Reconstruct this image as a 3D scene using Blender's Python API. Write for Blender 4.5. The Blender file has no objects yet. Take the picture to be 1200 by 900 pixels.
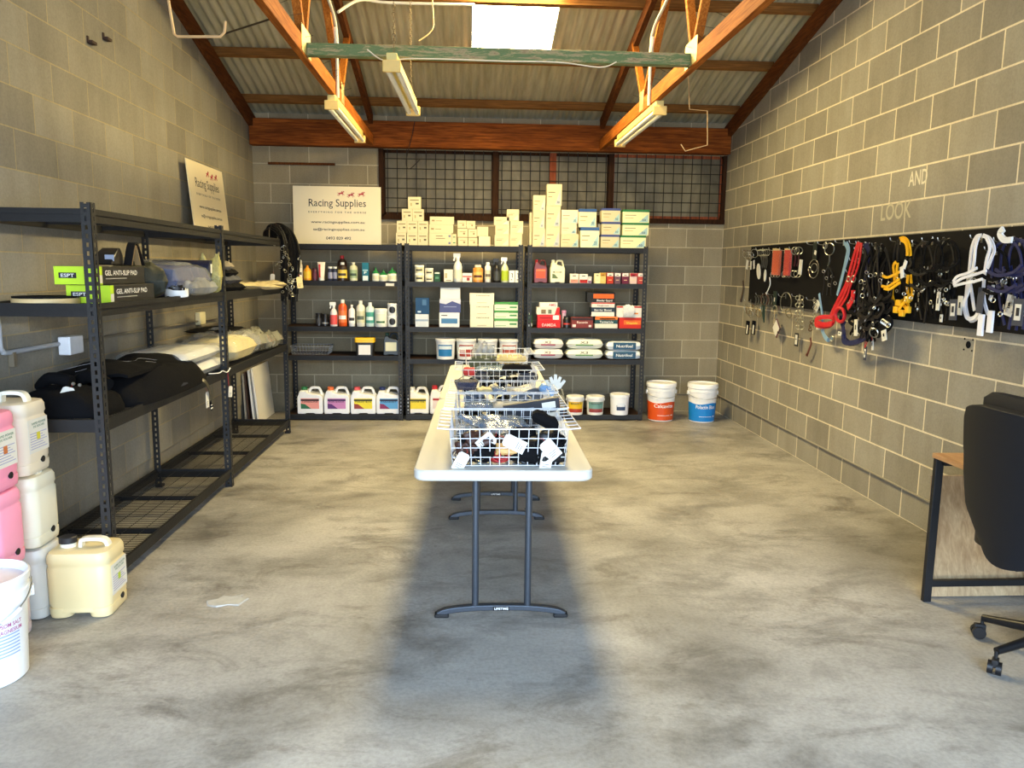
import bpy, bmesh, math, random
from mathutils import Vector, Matrix, noise
from math import sin, cos, pi, radians, sqrt
C = bpy.context.scene.collection
rnd = random.Random(7)
# ---------------------------------------------------------------- camera
FPX, YAW, PITCH, ROLL, CAMH = 911.245, .0583, .1461, .0117, 1.5434
F_ = Vector((sin(YAW)*cos(PITCH), cos(YAW)*cos(PITCH), -sin(PITCH)))
R0 = Vector((cos(YAW), -sin(YAW), 0)); U0 = R0.cross(F_)
RT = cos(ROLL)*R0 + sin(ROLL)*U0; UP = cos(ROLL)*U0 - sin(ROLL)*R0
CAM = Vector((0, 0, CAMH))
cd = bpy.data.cameras.new('camera'); cam = bpy.data.objects.new('camera', cd); C.objects.link(cam)
cd.sensor_width = 36; cd.lens = FPX/1200*36; cd.clip_start = .05; cd.clip_end = 200
m = Matrix.Identity(4)
for i, a in enumerate((RT, UP, -F_)):
    for j in range(3): m[j][i] = a[j]
m.translation = CAM; cam.matrix_world = m
bpy.context.scene.camera = cam
def ray(px, py): return F_ + (px-600)/FPX*RT - (py-450)/FPX*UP
def at(px, py, **k):
    (ax, v), = k.items(); i = 'XYZ'.index(ax); d = ray(px, py)
    return CAM + d*((v-CAM[i])/d[i])
# ---------------------------------------------------------------- materials
def lin(c):
    return tuple((x/255/12.92 if x/255 <= .04045 else ((x/255+.055)/1.055)**2.4) for x in c) + (1,)
MATS = {}
def M(rgb, rough=.55, metal=0, var=.08, scale=30, alpha=1, spec=.5, trans=0, bump=0, coat=0, sss=0, name=None):
    key = (rgb, rough, metal, var, scale, alpha, spec, trans, bump, coat, sss)
    if key in MATS: return MATS[key]
    mt = bpy.data.materials.new(name or 'surface_%d_%d_%d' % rgb); mt.use_nodes = True
    nt = mt.node_tree; b = nt.nodes['Principled BSDF']
    base = lin(rgb)
    tc = nt.nodes.new('ShaderNodeTexCoord'); nz = nt.nodes.new('ShaderNodeTexNoise')
    nz.inputs['Scale'].default_value = scale; nz.inputs['Detail'].default_value = 3
    nt.links.new(tc.outputs['Object'], nz.inputs['Vector'])
    mx = nt.nodes.new('ShaderNodeMix'); mx.data_type = 'RGBA'
    mx.inputs[6].default_value = tuple(x*(1-var) for x in base[:3])+(1,)
    mx.inputs[7].default_value = tuple(min(1, x*(1+var)) for x in base[:3])+(1,)
    nt.links.new(nz.outputs['Fac'], mx.inputs[0]); nt.links.new(mx.outputs[2], b.inputs['Base Color'])
    b.inputs['Roughness'].default_value = rough; b.inputs['Metallic'].default_value = metal
    b.inputs['Specular IOR Level'].default_value = spec; b.inputs['Alpha'].default_value = alpha
    b.inputs['Transmission Weight'].default_value = trans; b.inputs['Coat Weight'].default_value = coat
    if sss:
        b.inputs['Subsurface Weight'].default_value = sss; b.inputs['Subsurface Radius'].default_value = (.05, .045, .03)
        b.inputs['Subsurface Scale'].default_value = 1
    if bump:
        bp = nt.nodes.new('ShaderNodeBump'); bp.inputs['Strength'].default_value = bump; bp.inputs['Distance'].default_value = .01
        nt.links.new(nz.outputs['Fac'], bp.inputs['Height']); nt.links.new(bp.outputs[0], b.inputs['Normal'])
    MATS[key] = mt; return mt
def node_mat(name):
    mt = bpy.data.materials.new(name); mt.use_nodes = True
    return mt, mt.node_tree, mt.node_tree.nodes['Principled BSDF']
def ramp(nt, stops, src):
    r = nt.nodes.new('ShaderNodeValToRGB'); e = r.color_ramp.elements
    while len(e) < len(stops): e.new(.5)
    for k, (p, c) in enumerate(stops): e[k].position = p; e[k].color = lin(c) if len(c) == 3 and max(c) > 1.01 else tuple(c)+(1,)
    nt.links.new(src, r.inputs[0]); return r.outputs[0]
def noise_tex(nt, vec, scale, detail=4, rough=.55, dist=0):
    n = nt.nodes.new('ShaderNodeTexNoise'); n.inputs['Scale'].default_value = scale; n.inputs['Detail'].default_value = detail
    n.inputs['Roughness'].default_value = rough; n.inputs['Distortion'].default_value = dist
    nt.links.new(vec, n.inputs['Vector']); return n.outputs['Fac']
def mixc(nt, f, a, b, mode='MIX'):
    x = nt.nodes.new('ShaderNodeMix'); x.data_type = 'RGBA'; x.blend_type = mode
    for s, v in ((0, f), (6, a), (7, b)):
        if hasattr(v, 'is_linked'): nt.links.new(v, x.inputs[s])
        elif s: x.inputs[s].default_value = lin(v)
        else: x.inputs[s].default_value = v
    return x.outputs[2]
def mapped(nt, src, scale=(1, 1, 1), loc=(0, 0, 0)):
    q = nt.nodes.new('ShaderNodeMapping'); q.inputs['Scale'].default_value = scale; q.inputs['Location'].default_value = loc
    nt.links.new(src, q.inputs['Vector']); return q.outputs[0]
def block_mat(name, axis, off, mortar=(203, 190, 160), msize=.0055, c1=(140, 135, 122), c2=(161, 156, 142)):
    mt, nt, b = node_mat(name)
    g = nt.nodes.new('ShaderNodeNewGeometry'); sx = nt.nodes.new('ShaderNodeSeparateXYZ'); nt.links.new(g.outputs['Position'], sx.inputs[0])
    ad = nt.nodes.new('ShaderNodeMath'); ad.operation = 'SUBTRACT'; nt.links.new(sx.outputs[axis], ad.inputs[0]); ad.inputs[1].default_value = off
    cb = nt.nodes.new('ShaderNodeCombineXYZ'); nt.links.new(ad.outputs[0], cb.inputs[0]); nt.links.new(sx.outputs[2], cb.inputs[1])
    br = nt.nodes.new('ShaderNodeTexBrick'); nt.links.new(cb.outputs[0], br.inputs['Vector'])
    br.offset = .5; br.inputs['Scale'].default_value = 1; br.inputs['Brick Width'].default_value = .4; br.inputs['Row Height'].default_value = .2
    br.inputs['Mortar Size'].default_value = msize; br.inputs['Mortar Smooth'].default_value = .3; br.inputs['Bias'].default_value = 0
    br.inputs['Color1'].default_value = lin(c1); br.inputs['Color2'].default_value = lin(c2); br.inputs['Mortar'].default_value = lin(mortar)
    n1 = noise_tex(nt, g.outputs['Position'], 2.2, 5, .6); n2 = noise_tex(nt, g.outputs['Position'], 90, 3, .6)
    n3 = noise_tex(nt, mapped(nt, g.outputs['Position'], (3, 3, .6)), 2, 4, .6)
    c = mixc(nt, .5, br.outputs['Color'], ramp(nt, [(.3, (.72, .70, .68)), (.7, (1, 1, 1))], n1), 'MULTIPLY')
    c = mixc(nt, .30, c, ramp(nt, [(.35, (.6, .6, .6)), (.6, (1, 1, 1))], n2), 'MULTIPLY')
    c = mixc(nt, .45, c, ramp(nt, [(.35, (.78, .76, .72)), (.6, (1, 1, 1))], n3), 'MULTIPLY')
    nt.links.new(c, b.inputs['Base Color']); b.inputs['Roughness'].default_value = .9; b.inputs['Specular IOR Level'].default_value = .2
    bp = nt.nodes.new('ShaderNodeBump'); bp.inputs['Strength'].default_value = .5; bp.inputs['Distance'].default_value = .004; bp.invert = True
    nt.links.new(br.outputs['Fac'], bp.inputs['Height'])
    bp2 = nt.nodes.new('ShaderNodeBump'); bp2.inputs['Strength'].default_value = .25; bp2.inputs['Distance'].default_value = .003
    nt.links.new(n2, bp2.inputs['Height']); nt.links.new(bp.outputs[0], bp2.inputs['Normal']); nt.links.new(bp2.outputs[0], b.inputs['Normal'])
    return mt
def wood_mat(name, dark, light, stretch=(12, .8, 12), sc=6, rough=.55, knots=True):
    mt, nt, b = node_mat(name); tc = nt.nodes.new('ShaderNodeTexCoord')
    v = mapped(nt, tc.outputs['Object'], stretch)
    n = noise_tex(nt, v, sc, 6, .6, .6); n2 = noise_tex(nt, mapped(nt, tc.outputs['Object'], tuple(max(.8, s*.15) for s in stretch)), 3, 3)
    c = ramp(nt, [(.32, dark), (.5, tuple((a+b_)//2 for a, b_ in zip(dark, light))), (.68, light)], n)
    c = mixc(nt, .6, c, ramp(nt, [(.35, (.62, .55, .5)), (.6, (1, 1, 1))], n2), 'MULTIPLY')
    nt.links.new(c, b.inputs['Base Color']); b.inputs['Roughness'].default_value = max(rough, .75) if rough > .5 else rough; b.inputs['Specular IOR Level'].default_value = .1 if rough > .5 else .4
    bp = nt.nodes.new('ShaderNodeBump'); bp.inputs['Strength'].default_value = .3; bp.inputs['Distance'].default_value = .003
    nt.links.new(n, bp.inputs['Height']); nt.links.new(bp.outputs[0], b.inputs['Normal']); return mt
# ---------------------------------------------------------------- geometry
def sm(pts, n=6, closed=False):
    pts = [Vector(p) for p in pts]; out = []; N = len(pts)
    if N < 3 and not closed: return pts
    rng = range(N) if closed else range(N-1)
    for i in rng:
        if closed: a, b, c, d = pts[i-1], pts[i], pts[(i+1) % N], pts[(i+2) % N]
        else: a, b, c, d = pts[max(i-1, 0)], pts[i], pts[i+1], pts[min(i+2, N-1)]
        for k in range(n):
            t = k/n; out.append(.5*((2*b)+(c-a)*t+(2*a-5*b+4*c-d)*t*t+(3*b-a-3*c+d)*t**3))
    if not closed: out.append(pts[-1])
    return out
def rrect(w, d, r, z, n=4, cx=0, cy=0):
    r = min(r, w/2*.999, d/2*.999); o = []
    for q, (sx, sy) in enumerate(((1, 1), (-1, 1), (-1, -1), (1, -1))):
        for k in range(n+1):
            a = pi/2*(q+k/n); o.append(Vector((cx+sx*(w/2-r)+r*cos(a), cy+sy*(d/2-r)+r*sin(a), z)))
    return o
class MB:
    def __init__(s): s.v = []; s.f = []
    def add(s, vs, fs, mx=None):
        k = len(s.v); s.v += [(mx @ Vector(v)) if mx is not None else Vector(v) for v in vs]; s.f += [[i+k for i in f] for f in fs]; return s
    def box(s, x0, x1, y0, y1, z0, z1, mx=None):
        vs = [(x, y, z) for z in (z0, z1) for y in (y0, y1) for x in (x0, x1)]
        return s.add(vs, [(0, 2, 3, 1), (4, 5, 7, 6), (0, 1, 5, 4), (2, 6, 7, 3), (0, 4, 6, 2), (1, 3, 7, 5)], mx)
    def bar(s, p0, p1, w, h, up=(0, 0, 1)):      # rectangular bar between two points
        p0, p1 = Vector(p0), Vector(p1); t = (p1-p0).normalized(); sd = t.cross(Vector(up)).normalized(); n = sd.cross(t)
        vs = [p+sd*a*w/2+n*b*h/2 for p in (p0, p1) for a, b in ((-1, -1), (1, -1), (1, 1), (-1, 1))]
        return s.add(vs, [(0, 3, 2, 1), (4, 5, 6, 7), (0, 1, 5, 4), (1, 2, 6, 5), (2, 3, 7, 6), (3, 0, 4, 7)])
    def loft(s, secs, cap=True, closed=False):
        n = len(secs[0]); vs = [p for q in secs for p in q]; fs = []; L = len(secs)
        for i in range(L if closed else L-1):
            j = (i+1) % L
            for k in range(n): fs.append((i*n+k, i*n+(k+1) % n, j*n+(k+1) % n, j*n+k))
        if cap and not closed: fs += [tuple(reversed(range(n))), tuple((L-1)*n+k for k in range(n))]
        return s.add(vs, fs)
    def tube(s, pts, r, n=8, closed=False, r1=None):
        pts = [Vector(p) for p in pts]; N = len(pts); secs = []; prev = None
        for i, p in enumerate(pts):
            if closed: t = (pts[(i+1) % N]-pts[i-1])
            else: t = pts[min(i+1, N-1)]-pts[max(i-1, 0)]
            if t.length < 1e-9: t = Vector((0, 0, 1))
            t.normalize()
            if prev is None:
                a = Vector((0, 0, 1)) if abs(t.z) < .9 else Vector((1, 0, 0)); u = t.cross(a).normalized()
            else:
                u = (prev-t*prev.dot(t))
                u = u.normalized() if u.length > 1e-6 else t.orthogonal().normalized()
            prev = u; v = t.cross(u); rr = r if r1 is None else r+(r1-r)*i/(N-1)
            secs.append([p+(u*cos(2*pi*k/n)+v*sin(2*pi*k/n))*rr for k in range(n)])
        return s.loft(secs, not closed, closed)
    def cyl(s, p0, p1, r, n=12, r1=None): return s.tube([p0, p1], r, n, r1=r if r1 is None else r1)
    def ribbon(s, pts, w, t, side=(1, 0, 0), closed=False):
        pts = [Vector(p) for p in pts]; N = len(pts); secs = []; side = Vector(side)
        for i, p in enumerate(pts):
            tg = (pts[(i+1) % N]-pts[i-1]) if closed else pts[min(i+1, N-1)]-pts[max(i-1, 0)]
            if tg.length < 1e-9: tg = Vector((0, 0, 1))
            tg.normalize(); sd = side-tg*side.dot(tg)
            if sd.length < .05: sd = tg.orthogonal()
            sd.normalize(); n = tg.cross(sd)
            secs.append([p+sd*a*w/2+n*b*t/2 for a, b in ((-1, -1), (1, -1), (1, 1), (-1, 1))])
        return s.loft(secs, not closed, closed)
    def lathe(s, prof, n=24, c=(0, 0, 0)):
        c = Vector(c); return s.loft([[c+Vector((r*cos(2*pi*k/n), r*sin(2*pi*k/n), z)) for k in range(n)] for r, z in prof])
    def prism(s, poly, y0, y1):                    # outline in XZ pushed along Y
        n = len(poly); vs = [(x, y0, z) for x, z in poly]+[(x, y1, z) for x, z in poly]
        return s.add(vs, [tuple(range(n)), tuple(reversed(range(n, 2*n)))]+[(k, k+n, (k+1) % n+n, (k+1) % n) for k in range(n)])
    def torus(s, c, R_, r, ax=(0, 1, 0), n=20, m=6, arc=1, start=0):
        c = Vector(c); ax = Vector(ax).normalized(); u = ax.orthogonal().normalized(); v = ax.cross(u)
        return s.tube([c+(u*cos(2*pi*(start+arc*k/n))+v*sin(2*pi*(start+arc*k/n)))*R_ for k in range(n+(arc < 1))], r, m, closed=arc >= 1)
    def build(s, name, mat, parent=None, loc=None, rz=0, bevel=0, smooth=True, seg=2):
        me = bpy.data.meshes.new(name); me.from_pydata([tuple(v) for v in s.v], [], s.f)
        bm = bmesh.new(); bm.from_mesh(me); bmesh.ops.recalc_face_normals(bm, faces=bm.faces); bm.to_mesh(me); bm.free()
        if smooth:
            for p in me.polygons: p.use_smooth = True
            me.set_sharp_from_angle(angle=radians(38))
        me.materials.append(mat); o = bpy.data.objects.new(name, me); C.objects.link(o)
        if parent is not None: o.parent = parent
        if loc is not None: o.location = loc
        if rz: o.rotation_euler.z = rz
        if bevel:
            b = o.modifiers.new('bevel', 'BEVEL'); b.width = bevel; b.segments = seg; b.limit_method = 'ANGLE'; b.angle_limit = radians(40)
        return o
def tag(o, label, cat, group=None, kind=None):
    o['label'] = label; o['category'] = cat
    if group: o['group'] = group
    if kind: o['kind'] = kind
    return o
def T(name, label, cat, loc=(0, 0, 0), rz=0, group=None, rot=None):
    o = bpy.data.objects.new(name, None); C.objects.link(o); o.empty_display_size = .05
    o.location = loc; o.rotation_euler = rot if rot else (0, 0, rz); return tag(o, label, cat, group)
def S(o, label=None, cat=None):
    o['kind'] = 'structure'
    if label: o['label'] = label; o['category'] = cat
    return o
def copy_tree(o, parent=None):
    c = o.copy(); C.objects.link(c)
    if parent is not None: c.parent = parent
    for ch in list(o.children): copy_tree(ch, c)
    return c
TXT = {}; BOLD = .012
def text(body, width, mat, parent, loc, bend=None, height=None, name='lettering', rz=0, side=None, serif=False):
    """flat printed letters, facing -Y, centred on loc; bend wraps them round a vertical cylinder of that radius"""
    key = (body, serif)
    if key not in TXT:
        cu = bpy.data.curves.new('letters', 'FONT'); cu.body = body; cu.align_x = 'CENTER'; cu.align_y = 'CENTER'; cu.resolution_u = 3; cu.offset = 0 if serif else BOLD
        ob = bpy.data.objects.new('letters', cu); C.objects.link(ob); dg = bpy.context.evaluated_depsgraph_get(); dg.update()
        me = bpy.data.meshes.new_from_object(ob.evaluated_get(dg)); bpy.data.objects.remove(ob)
        V = [v.co.copy() for v in me.vertices]; Fc = [tuple(p.vertices) for p in me.polygons]; bpy.data.meshes.remove(me)
        if serif:                                   # slab serifs on the ends of the strokes
            cnt = {}
            for f in Fc:
                for a, b in zip(f, f[1:]+f[:1]): k = tuple(sorted((round(V[q].x, 4), round(V[q].y, 4)) for q in (a, b))); cnt[k] = cnt.get(k, 0)+1
            for (p, q), c in cnt.items():
                if c == 1 and abs(p[1]-q[1]) < .004 and .03 < abs(p[0]-q[0]) < .16:
                    x0, x1 = min(p[0], q[0])-.045, max(p[0], q[0])+.045; y = p[1]; k = len(V)
                    V += [Vector((x0, y-.012, 0)), Vector((x1, y-.012, 0)), Vector((x1, y+.012, 0)), Vector((x0, y+.012, 0))]; Fc.append((k, k+1, k+2, k+3))
        TXT[key] = (V, Fc)
    vs, fs = TXT[key]
    x0, x1 = min(v.x for v in vs), max(v.x for v in vs); y0, y1 = min(v.y for v in vs), max(v.y for v in vs)
    k = width/(x1-x0); kz = k if height is None else height/(y1-y0); out = []
    for v in vs:
        x = (v.x-(x0+x1)/2)*k; z = (v.y-(y0+y1)/2)*kz
        if bend: out.append((bend*sin(x/bend), -bend*cos(x/bend), z))
        else: out.append((x, 0, z))
    o = MB().add(out, fs).build(name, mat, parent, smooth=False); o.location = loc; o.rotation_euler.z = rz
    return o
def patch(prof_r, z0, z1, a, n=8, x0=0):            # band of a label wrapped on a cylinder front; a = half angle
    secs = []
    vs = []; fs = []
    for k in range(n+1):
        t = -a+2*a*k/n+x0
        for z, r in ((z0, prof_r(z0)), (z1, prof_r(z1))): vs.append((r*sin(t), -r*cos(t), z))
    for k in range(n): fs.append((2*k, 2*k+2, 2*k+3, 2*k+1))
    return vs, fs
# ---------------------------------------------------------------- shared surfaces
BLK = M((27, 27, 28), .55, 0, .15, 40, bump=.1, spec=.3, name='black_powder_coat')
BLK2 = M((18, 18, 20), .42, 0, .1, 40, spec=.35, name='black_leather')
BLKC = M((15, 15, 17), .95, 0, .2, 60, bump=.3, spec=.12, name='black_cloth')
NAVY = M((22, 30, 66), .8, 0, .15, 50, bump=.2)
STEEL = M((190, 190, 185), .28, 1, .1, 40, name='polished_steel')
GALV = M((140, 142, 145), .4, 1, .15, 40)
WHITE = M((236, 236, 232), .45, 0, .03, 30, name='white_paint')
PAPER = M((216, 214, 204), .8, 0, .04, 40, name='white_card')
WIRE = M((218, 220, 223), .35, 0, .03, 30, name='white_coated_wire')
INK = M((35, 35, 40), .7, 0, .05, 30, name='dark_ink')
PINE = wood_mat('orange_pine', (138, 74, 22), (196, 124, 52), (14, .7, 14))
CHORDW = wood_mat('orange_chord_pine', (128, 66, 18), (186, 112, 44), (14, .7, 14))
PINEX = wood_mat('brown_purlin_pine', (96, 62, 28), (150, 102, 52), (.7, 14, 14))
BEAMW = wood_mat('red_brown_beam', (92, 46, 14), (158, 86, 32), (.8, 10, 14), 5)
DARKW = wood_mat('dark_red_rafter', (72, 38, 14), (112, 64, 28), (10, .8, 10))
FRAMEW = wood_mat('dark_window_timber', (38, 23, 12), (64, 40, 22), (10, 10, .8))
REDPOST = wood_mat('red_window_post', (120, 60, 36), (165, 92, 60), (10, 10, .8))
SKY_ST, DOOR_E, WORLD_ST, EXPO = 54.0, 3100.0, 1.0, 0.22
# ---------------------------------------------------------------- the room
XL, XR, YB, YF, ZR = -2.217, 2.761, 8.41, -1.3, 3.6
def zr(Y): return 3.165+.25*(8.28-Y) if Y > ZR else 3.165+.25*(8.28-ZR)-.25*(ZR-Y)   # underside of the roof sheet
mt, nt, b = node_mat('concrete_floor')
g = nt.nodes.new('ShaderNodeNewGeometry'); pos = g.outputs['Position']
n1 = noise_tex(nt, pos, .9, 6, .62, .4); n2 = noise_tex(nt, mapped(nt, pos, (1, 1.6, 1)), 1.7, 9, .72, .4); n3 = noise_tex(nt, pos, 60, 4, .6)
n4 = noise_tex(nt, mapped(nt, pos, (1.2, 2.2, 1), (3, 1, 0)), 1.4, 9, .78, .6)
c = ramp(nt, [(.3, (122, 118, 110)), (.5, (158, 154, 146)), (.7, (184, 180, 172))], n1)
c = mixc(nt, .9, c, ramp(nt, [(.33, (.5, .49, .48)), (.52, (1, 1, 1)), (.75, (1, 1, 1))], n2), 'MULTIPLY')
c = mixc(nt, .8, c, ramp(nt, [(.36, (.55, .53, .51)), (.47, (.95, .95, .95)), (.6, (1, 1, 1))], n4), 'MULTIPLY')
c = mixc(nt, .5, c, ramp(nt, [(.3, (.6, .6, .6)), (.6, (1, 1, 1))], n3), 'MULTIPLY')
c = mixc(nt, ramp(nt, [(.70, (0, 0, 0)), (.78, (.4, .4, .4))], noise_tex(nt, pos, 6, 7, .75, .3)), c, (196, 190, 178))
nt.links.new(c, b.inputs['Base Color'])
rr = ramp(nt, [(.3, (.38, .38, .38)), (.7, (.62, .62, .62))], n2); nt.links.new(rr, b.inputs['Roughness']); b.inputs['Specular IOR Level'].default_value = .4
bp = nt.nodes.new('ShaderNodeBump'); bp.inputs['Strength'].default_value = .25; bp.inputs['Distance'].default_value = .004
nt.links.new(n3, bp.inputs['Height']); nt.links.new(bp.outputs[0], b.inputs['Normal'])
FLOORM = mt
S(MB().box(-3.2, 3.8, YF-1.2, YB+.2, -.1, 0).build('floor', FLOORM, smooth=False))
WL = block_mat('left_block_wall', 1, .272, (176, 162, 128), .004); WR = block_mat('right_block_wall', 1, .0746, (228, 216, 186), .0062); WB = block_mat('back_block_wall', 0, -.042, c1=(146, 134, 108), c2=(166, 154, 126))
def gable(x0, x1, xr0, xr1, mat, name):
    mb = MB(); ys = [YF, ZR, YB+.14]
    poly = [(YF, .2), (YB+.14, .2), (YB+.14, zr(YB+.14)-.01), (ZR, zr(ZR)-.01), (YF, zr(YF)-.01)]
    vs = [(x0, y, z) for y, z in poly]+[(x1, y, z) for y, z in poly]
    mb.add(vs, [(0, 1, 2, 3, 4), (9, 8, 7, 6, 5)]+[(k, k+5, (k+1) % 5+5, (k+1) % 5) for k in range(5)])
    mb.box(xr0, xr1, YF, YB+.14, 0, .197)
    return S(mb.build(name, mat, smooth=False))
gable(XL-.14, XL, XL-.14, XL-.012, WL, 'wall_left')
gable(XR, XR+.14, XR+.018, XR+.14, WR, 'wall_right')
WX0, WX1, WZ0, WZ1 = -.9, 2.755, 2.1, 2.765
mb = MB(); mb.box(XL, WX0, YB, YB+.14, .2, 3.1); mb.box(WX0, XR, YB, YB+.14, .2, WZ0); mb.box(WX0, XR, YB, YB+.14, WZ1, 3.1); mb.box(XL, XR, YB+.018, YB+.14, 0, .197)
S(mb.build('wall_back', WB, smooth=False))
mb = MB(); mb.box(XL, XR, YF-.14, YF, 2.4, 2.95)
S(mb.build('wall_front', WB, smooth=False))
# mortar ledge bead above the bottom course
mb = MB(); mb.box(XR-.004, XR+.01, YF, YB, .196, .206)
S(mb.build('trim_1', M((150, 142, 122), .9), smooth=False))
# dusty louvre panes, frames and posts of the back window
mt, nt, b = node_mat('dusty_glass'); tc = nt.nodes.new('ShaderNodeTexCoord')
n = noise_tex(nt, mapped(nt, tc.outputs['Object'], (1, 1, .35)), 3, 6, .6, 1); n2 = noise_tex(nt, mapped(nt, tc.outputs['Object'], (1, 1, 1)), 14, 4, .6)
c = ramp(nt, [(.3, (74, 68, 50)), (.55, (112, 104, 80)), (.75, (140, 132, 104))], n); c = mixc(nt, .4, c, ramp(nt, [(.3, (.7, .7, .7)), (.6, (1, 1, 1))], n2), 'MULTIPLY')
nt.links.new(c, b.inputs['Base Color']); b.inputs['Roughness'].default_value = .5; b.inputs['Specular IOR Level'].default_value = .35
b.inputs['Transmission Weight'].default_value = .15
GLASS = mt
def mesh_grille(x0, x1, z0, z1, y, parent, step=.1):
    mb = MB(); x = x0+.04
    while x < x1: mb.cyl((x, y, z0), (x, y, z1), .0044, 5); x += step
    z = z0+.07
    while z < z1: mb.cyl((x0, y-.004, z), (x1, y-.004, z), .0044, 5); z += step
    return mb.build('security_mesh', M((12, 9, 7), .7), parent)
bays = [(-.875, .262), (.318, 1.492), (1.545, 2.72)]
for k, (a, b_) in enumerate(bays):
    w = T('window_%d' % (k+1), 'x', 'window'); del w['label']; del w['category']; w['kind'] = 'structure'
    MB().box(a, b_, YB+.05, YB+.056, WZ0+.02, WZ1-.005).build('glass', GLASS, w, smooth=False)
    mb = MB(); mb.box(a-.02, b_+.02, YB+.03, YB+.09, WZ0, WZ0+.03); mb.box(a-.02, b_+.02, YB+.03, YB+.09, WZ1-.03, WZ1)
    mb.box(a-.02, a+.012, YB+.03, YB+.09, WZ0, WZ1); mb.box(b_-.012, b_+.02, YB+.03, YB+.09, WZ0, WZ1)
    mb.build('window_frame', REDPOST if k == 2 else FRAMEW, w)
    mesh_grille(a, b_, WZ0, WZ1, YB-.012, w)
    if k == 1: MB().box(.86, .935, YB+.025, YB+.085, WZ0, WZ1).build('mullion', REDPOST, w)
mb = MB(); mb.box(-.925, -.875, YB-.03, YB+.1, WZ0-.02, WZ1); mb.box(.262, .318, YB-.01, YB+.1, WZ0, WZ1); mb.box(1.492, 1.545, YB-.01, YB+.1, WZ0, WZ1)
mb.box(2.72, 2.757, YB-.02, YB+.1, WZ0, WZ1); mb.box(-.925, 2.757, YB-.03, YB+.1, WZ0-.05, WZ0)
S(mb.build('trim_2', FRAMEW))
# roof sheets with real corrugations
CORR, nt, b = node_mat('weathered_corrugated_iron'); tc = nt.nodes.new('ShaderNodeTexCoord')
c = ramp(nt, [(.3, (158, 150, 120)), (.7, (200, 192, 160))], noise_tex(nt, mapped(nt, tc.outputs['Object'], (6, .5, 1)), 3, 5, .65))
nt.links.new(c, b.inputs['Base Color']); b.inputs['Roughness'].default_value = .6; b.inputs['Metallic'].default_value = .2
def corrugated(mb, x0, x1, ya, yb):
    n = max(2, int((x1-x0)/.0762*8)); ny = 1
    top = []; vs = []; fs = []
    for i in range(n+1):
        x = x0+(x1-x0)*i/n; d = .011*cos(2*pi*x/.0762)
        for y in (ya, yb): vs += [(x, y, zr(y)+.01+d), (x, y, zr(y)+.013+d)]
    for i in range(n):
        a = i*4; fs += [(a, a+2, a+6, a+4), (a+1, a+5, a+7, a+3), (a, a+4, a+5, a+1), (a+2, a+3, a+7, a+6)]
    fs += [(0, 1, 3, 2), (n*4, n*4+2, n*4+3, n*4+1)]
    mb.add(vs, fs)
SX0, SX1, SY0, SY1 = .03, .725, 4.9, 7.24
mb = MB(); corrugated(mb, XL-.14, SX0, ZR, YB+.14); corrugated(mb, SX1, XR+.14, ZR, YB+.14); corrugated(mb, SX0, SX1, SY1, YB+.14); corrugated(mb, SX0, SX1, ZR, SY0)
corrugated(mb, XL-.14, XR+.14, YF-.14, ZR)
S(mb.build('ceiling', CORR))
def emit(name, col, st):
    mt = bpy.data.materials.new(name); mt.use_nodes = True; nt = mt.node_tree; nt.nodes.clear()
    o = nt.nodes.new('ShaderNodeOutputMaterial'); e = nt.nodes.new('ShaderNodeEmission'); e.inputs[0].default_value = col+(1,); e.inputs[1].default_value = st
    tc = nt.nodes.new('ShaderNodeTexCoord'); v = nt.nodes.new('ShaderNodeTexVoronoi'); v.inputs['Scale'].default_value = 7; nt.links.new(tc.outputs['Object'], v.inputs['Vector'])
    r = ramp(nt, [(.03, (.05, .05, .045)), (.05, (1, 1, 1))], v.outputs['Distance']); mx = nt.nodes.new('ShaderNodeMix'); mx.data_type = 'RGBA'; mx.blend_type = 'MULTIPLY'
    mx.inputs[0].default_value = 1; mx.inputs[6].default_value = col+(1,); nt.links.new(r, mx.inputs[7]); nt.links.new(mx.outputs[2], e.inputs[0])
    nt.links.new(e.outputs[0], o.inputs[0]); return mt
SKYE = emit('sunlit_translucent_roof_panel', (1, .79, .37), SKY_ST)
def skylight(x0, x1, ya, yb, label):
    vs = [(x0, ya, zr(ya)+.004), (x1, ya, zr(ya)+.004), (x1, yb, zr(yb)+.004), (x0, yb, zr(yb)+.004)]
    vs += [(x, y, z+.004) for x, y, z in vs]
    o = MB().add(vs, [(0, 1, 2, 3), (7, 6, 5, 4), (0, 4, 5, 1), (1, 5, 6, 2), (2, 6, 7, 3), (3, 7, 4, 0)]).build('skylight_panel', SKYE, smooth=False)
    return tag(o, label, 'skylight')
skylight(SX0+.005, SX1-.005, SY0, SY1, 'bright translucent skylight panel in the corrugated roof above the green tie beam')
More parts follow.
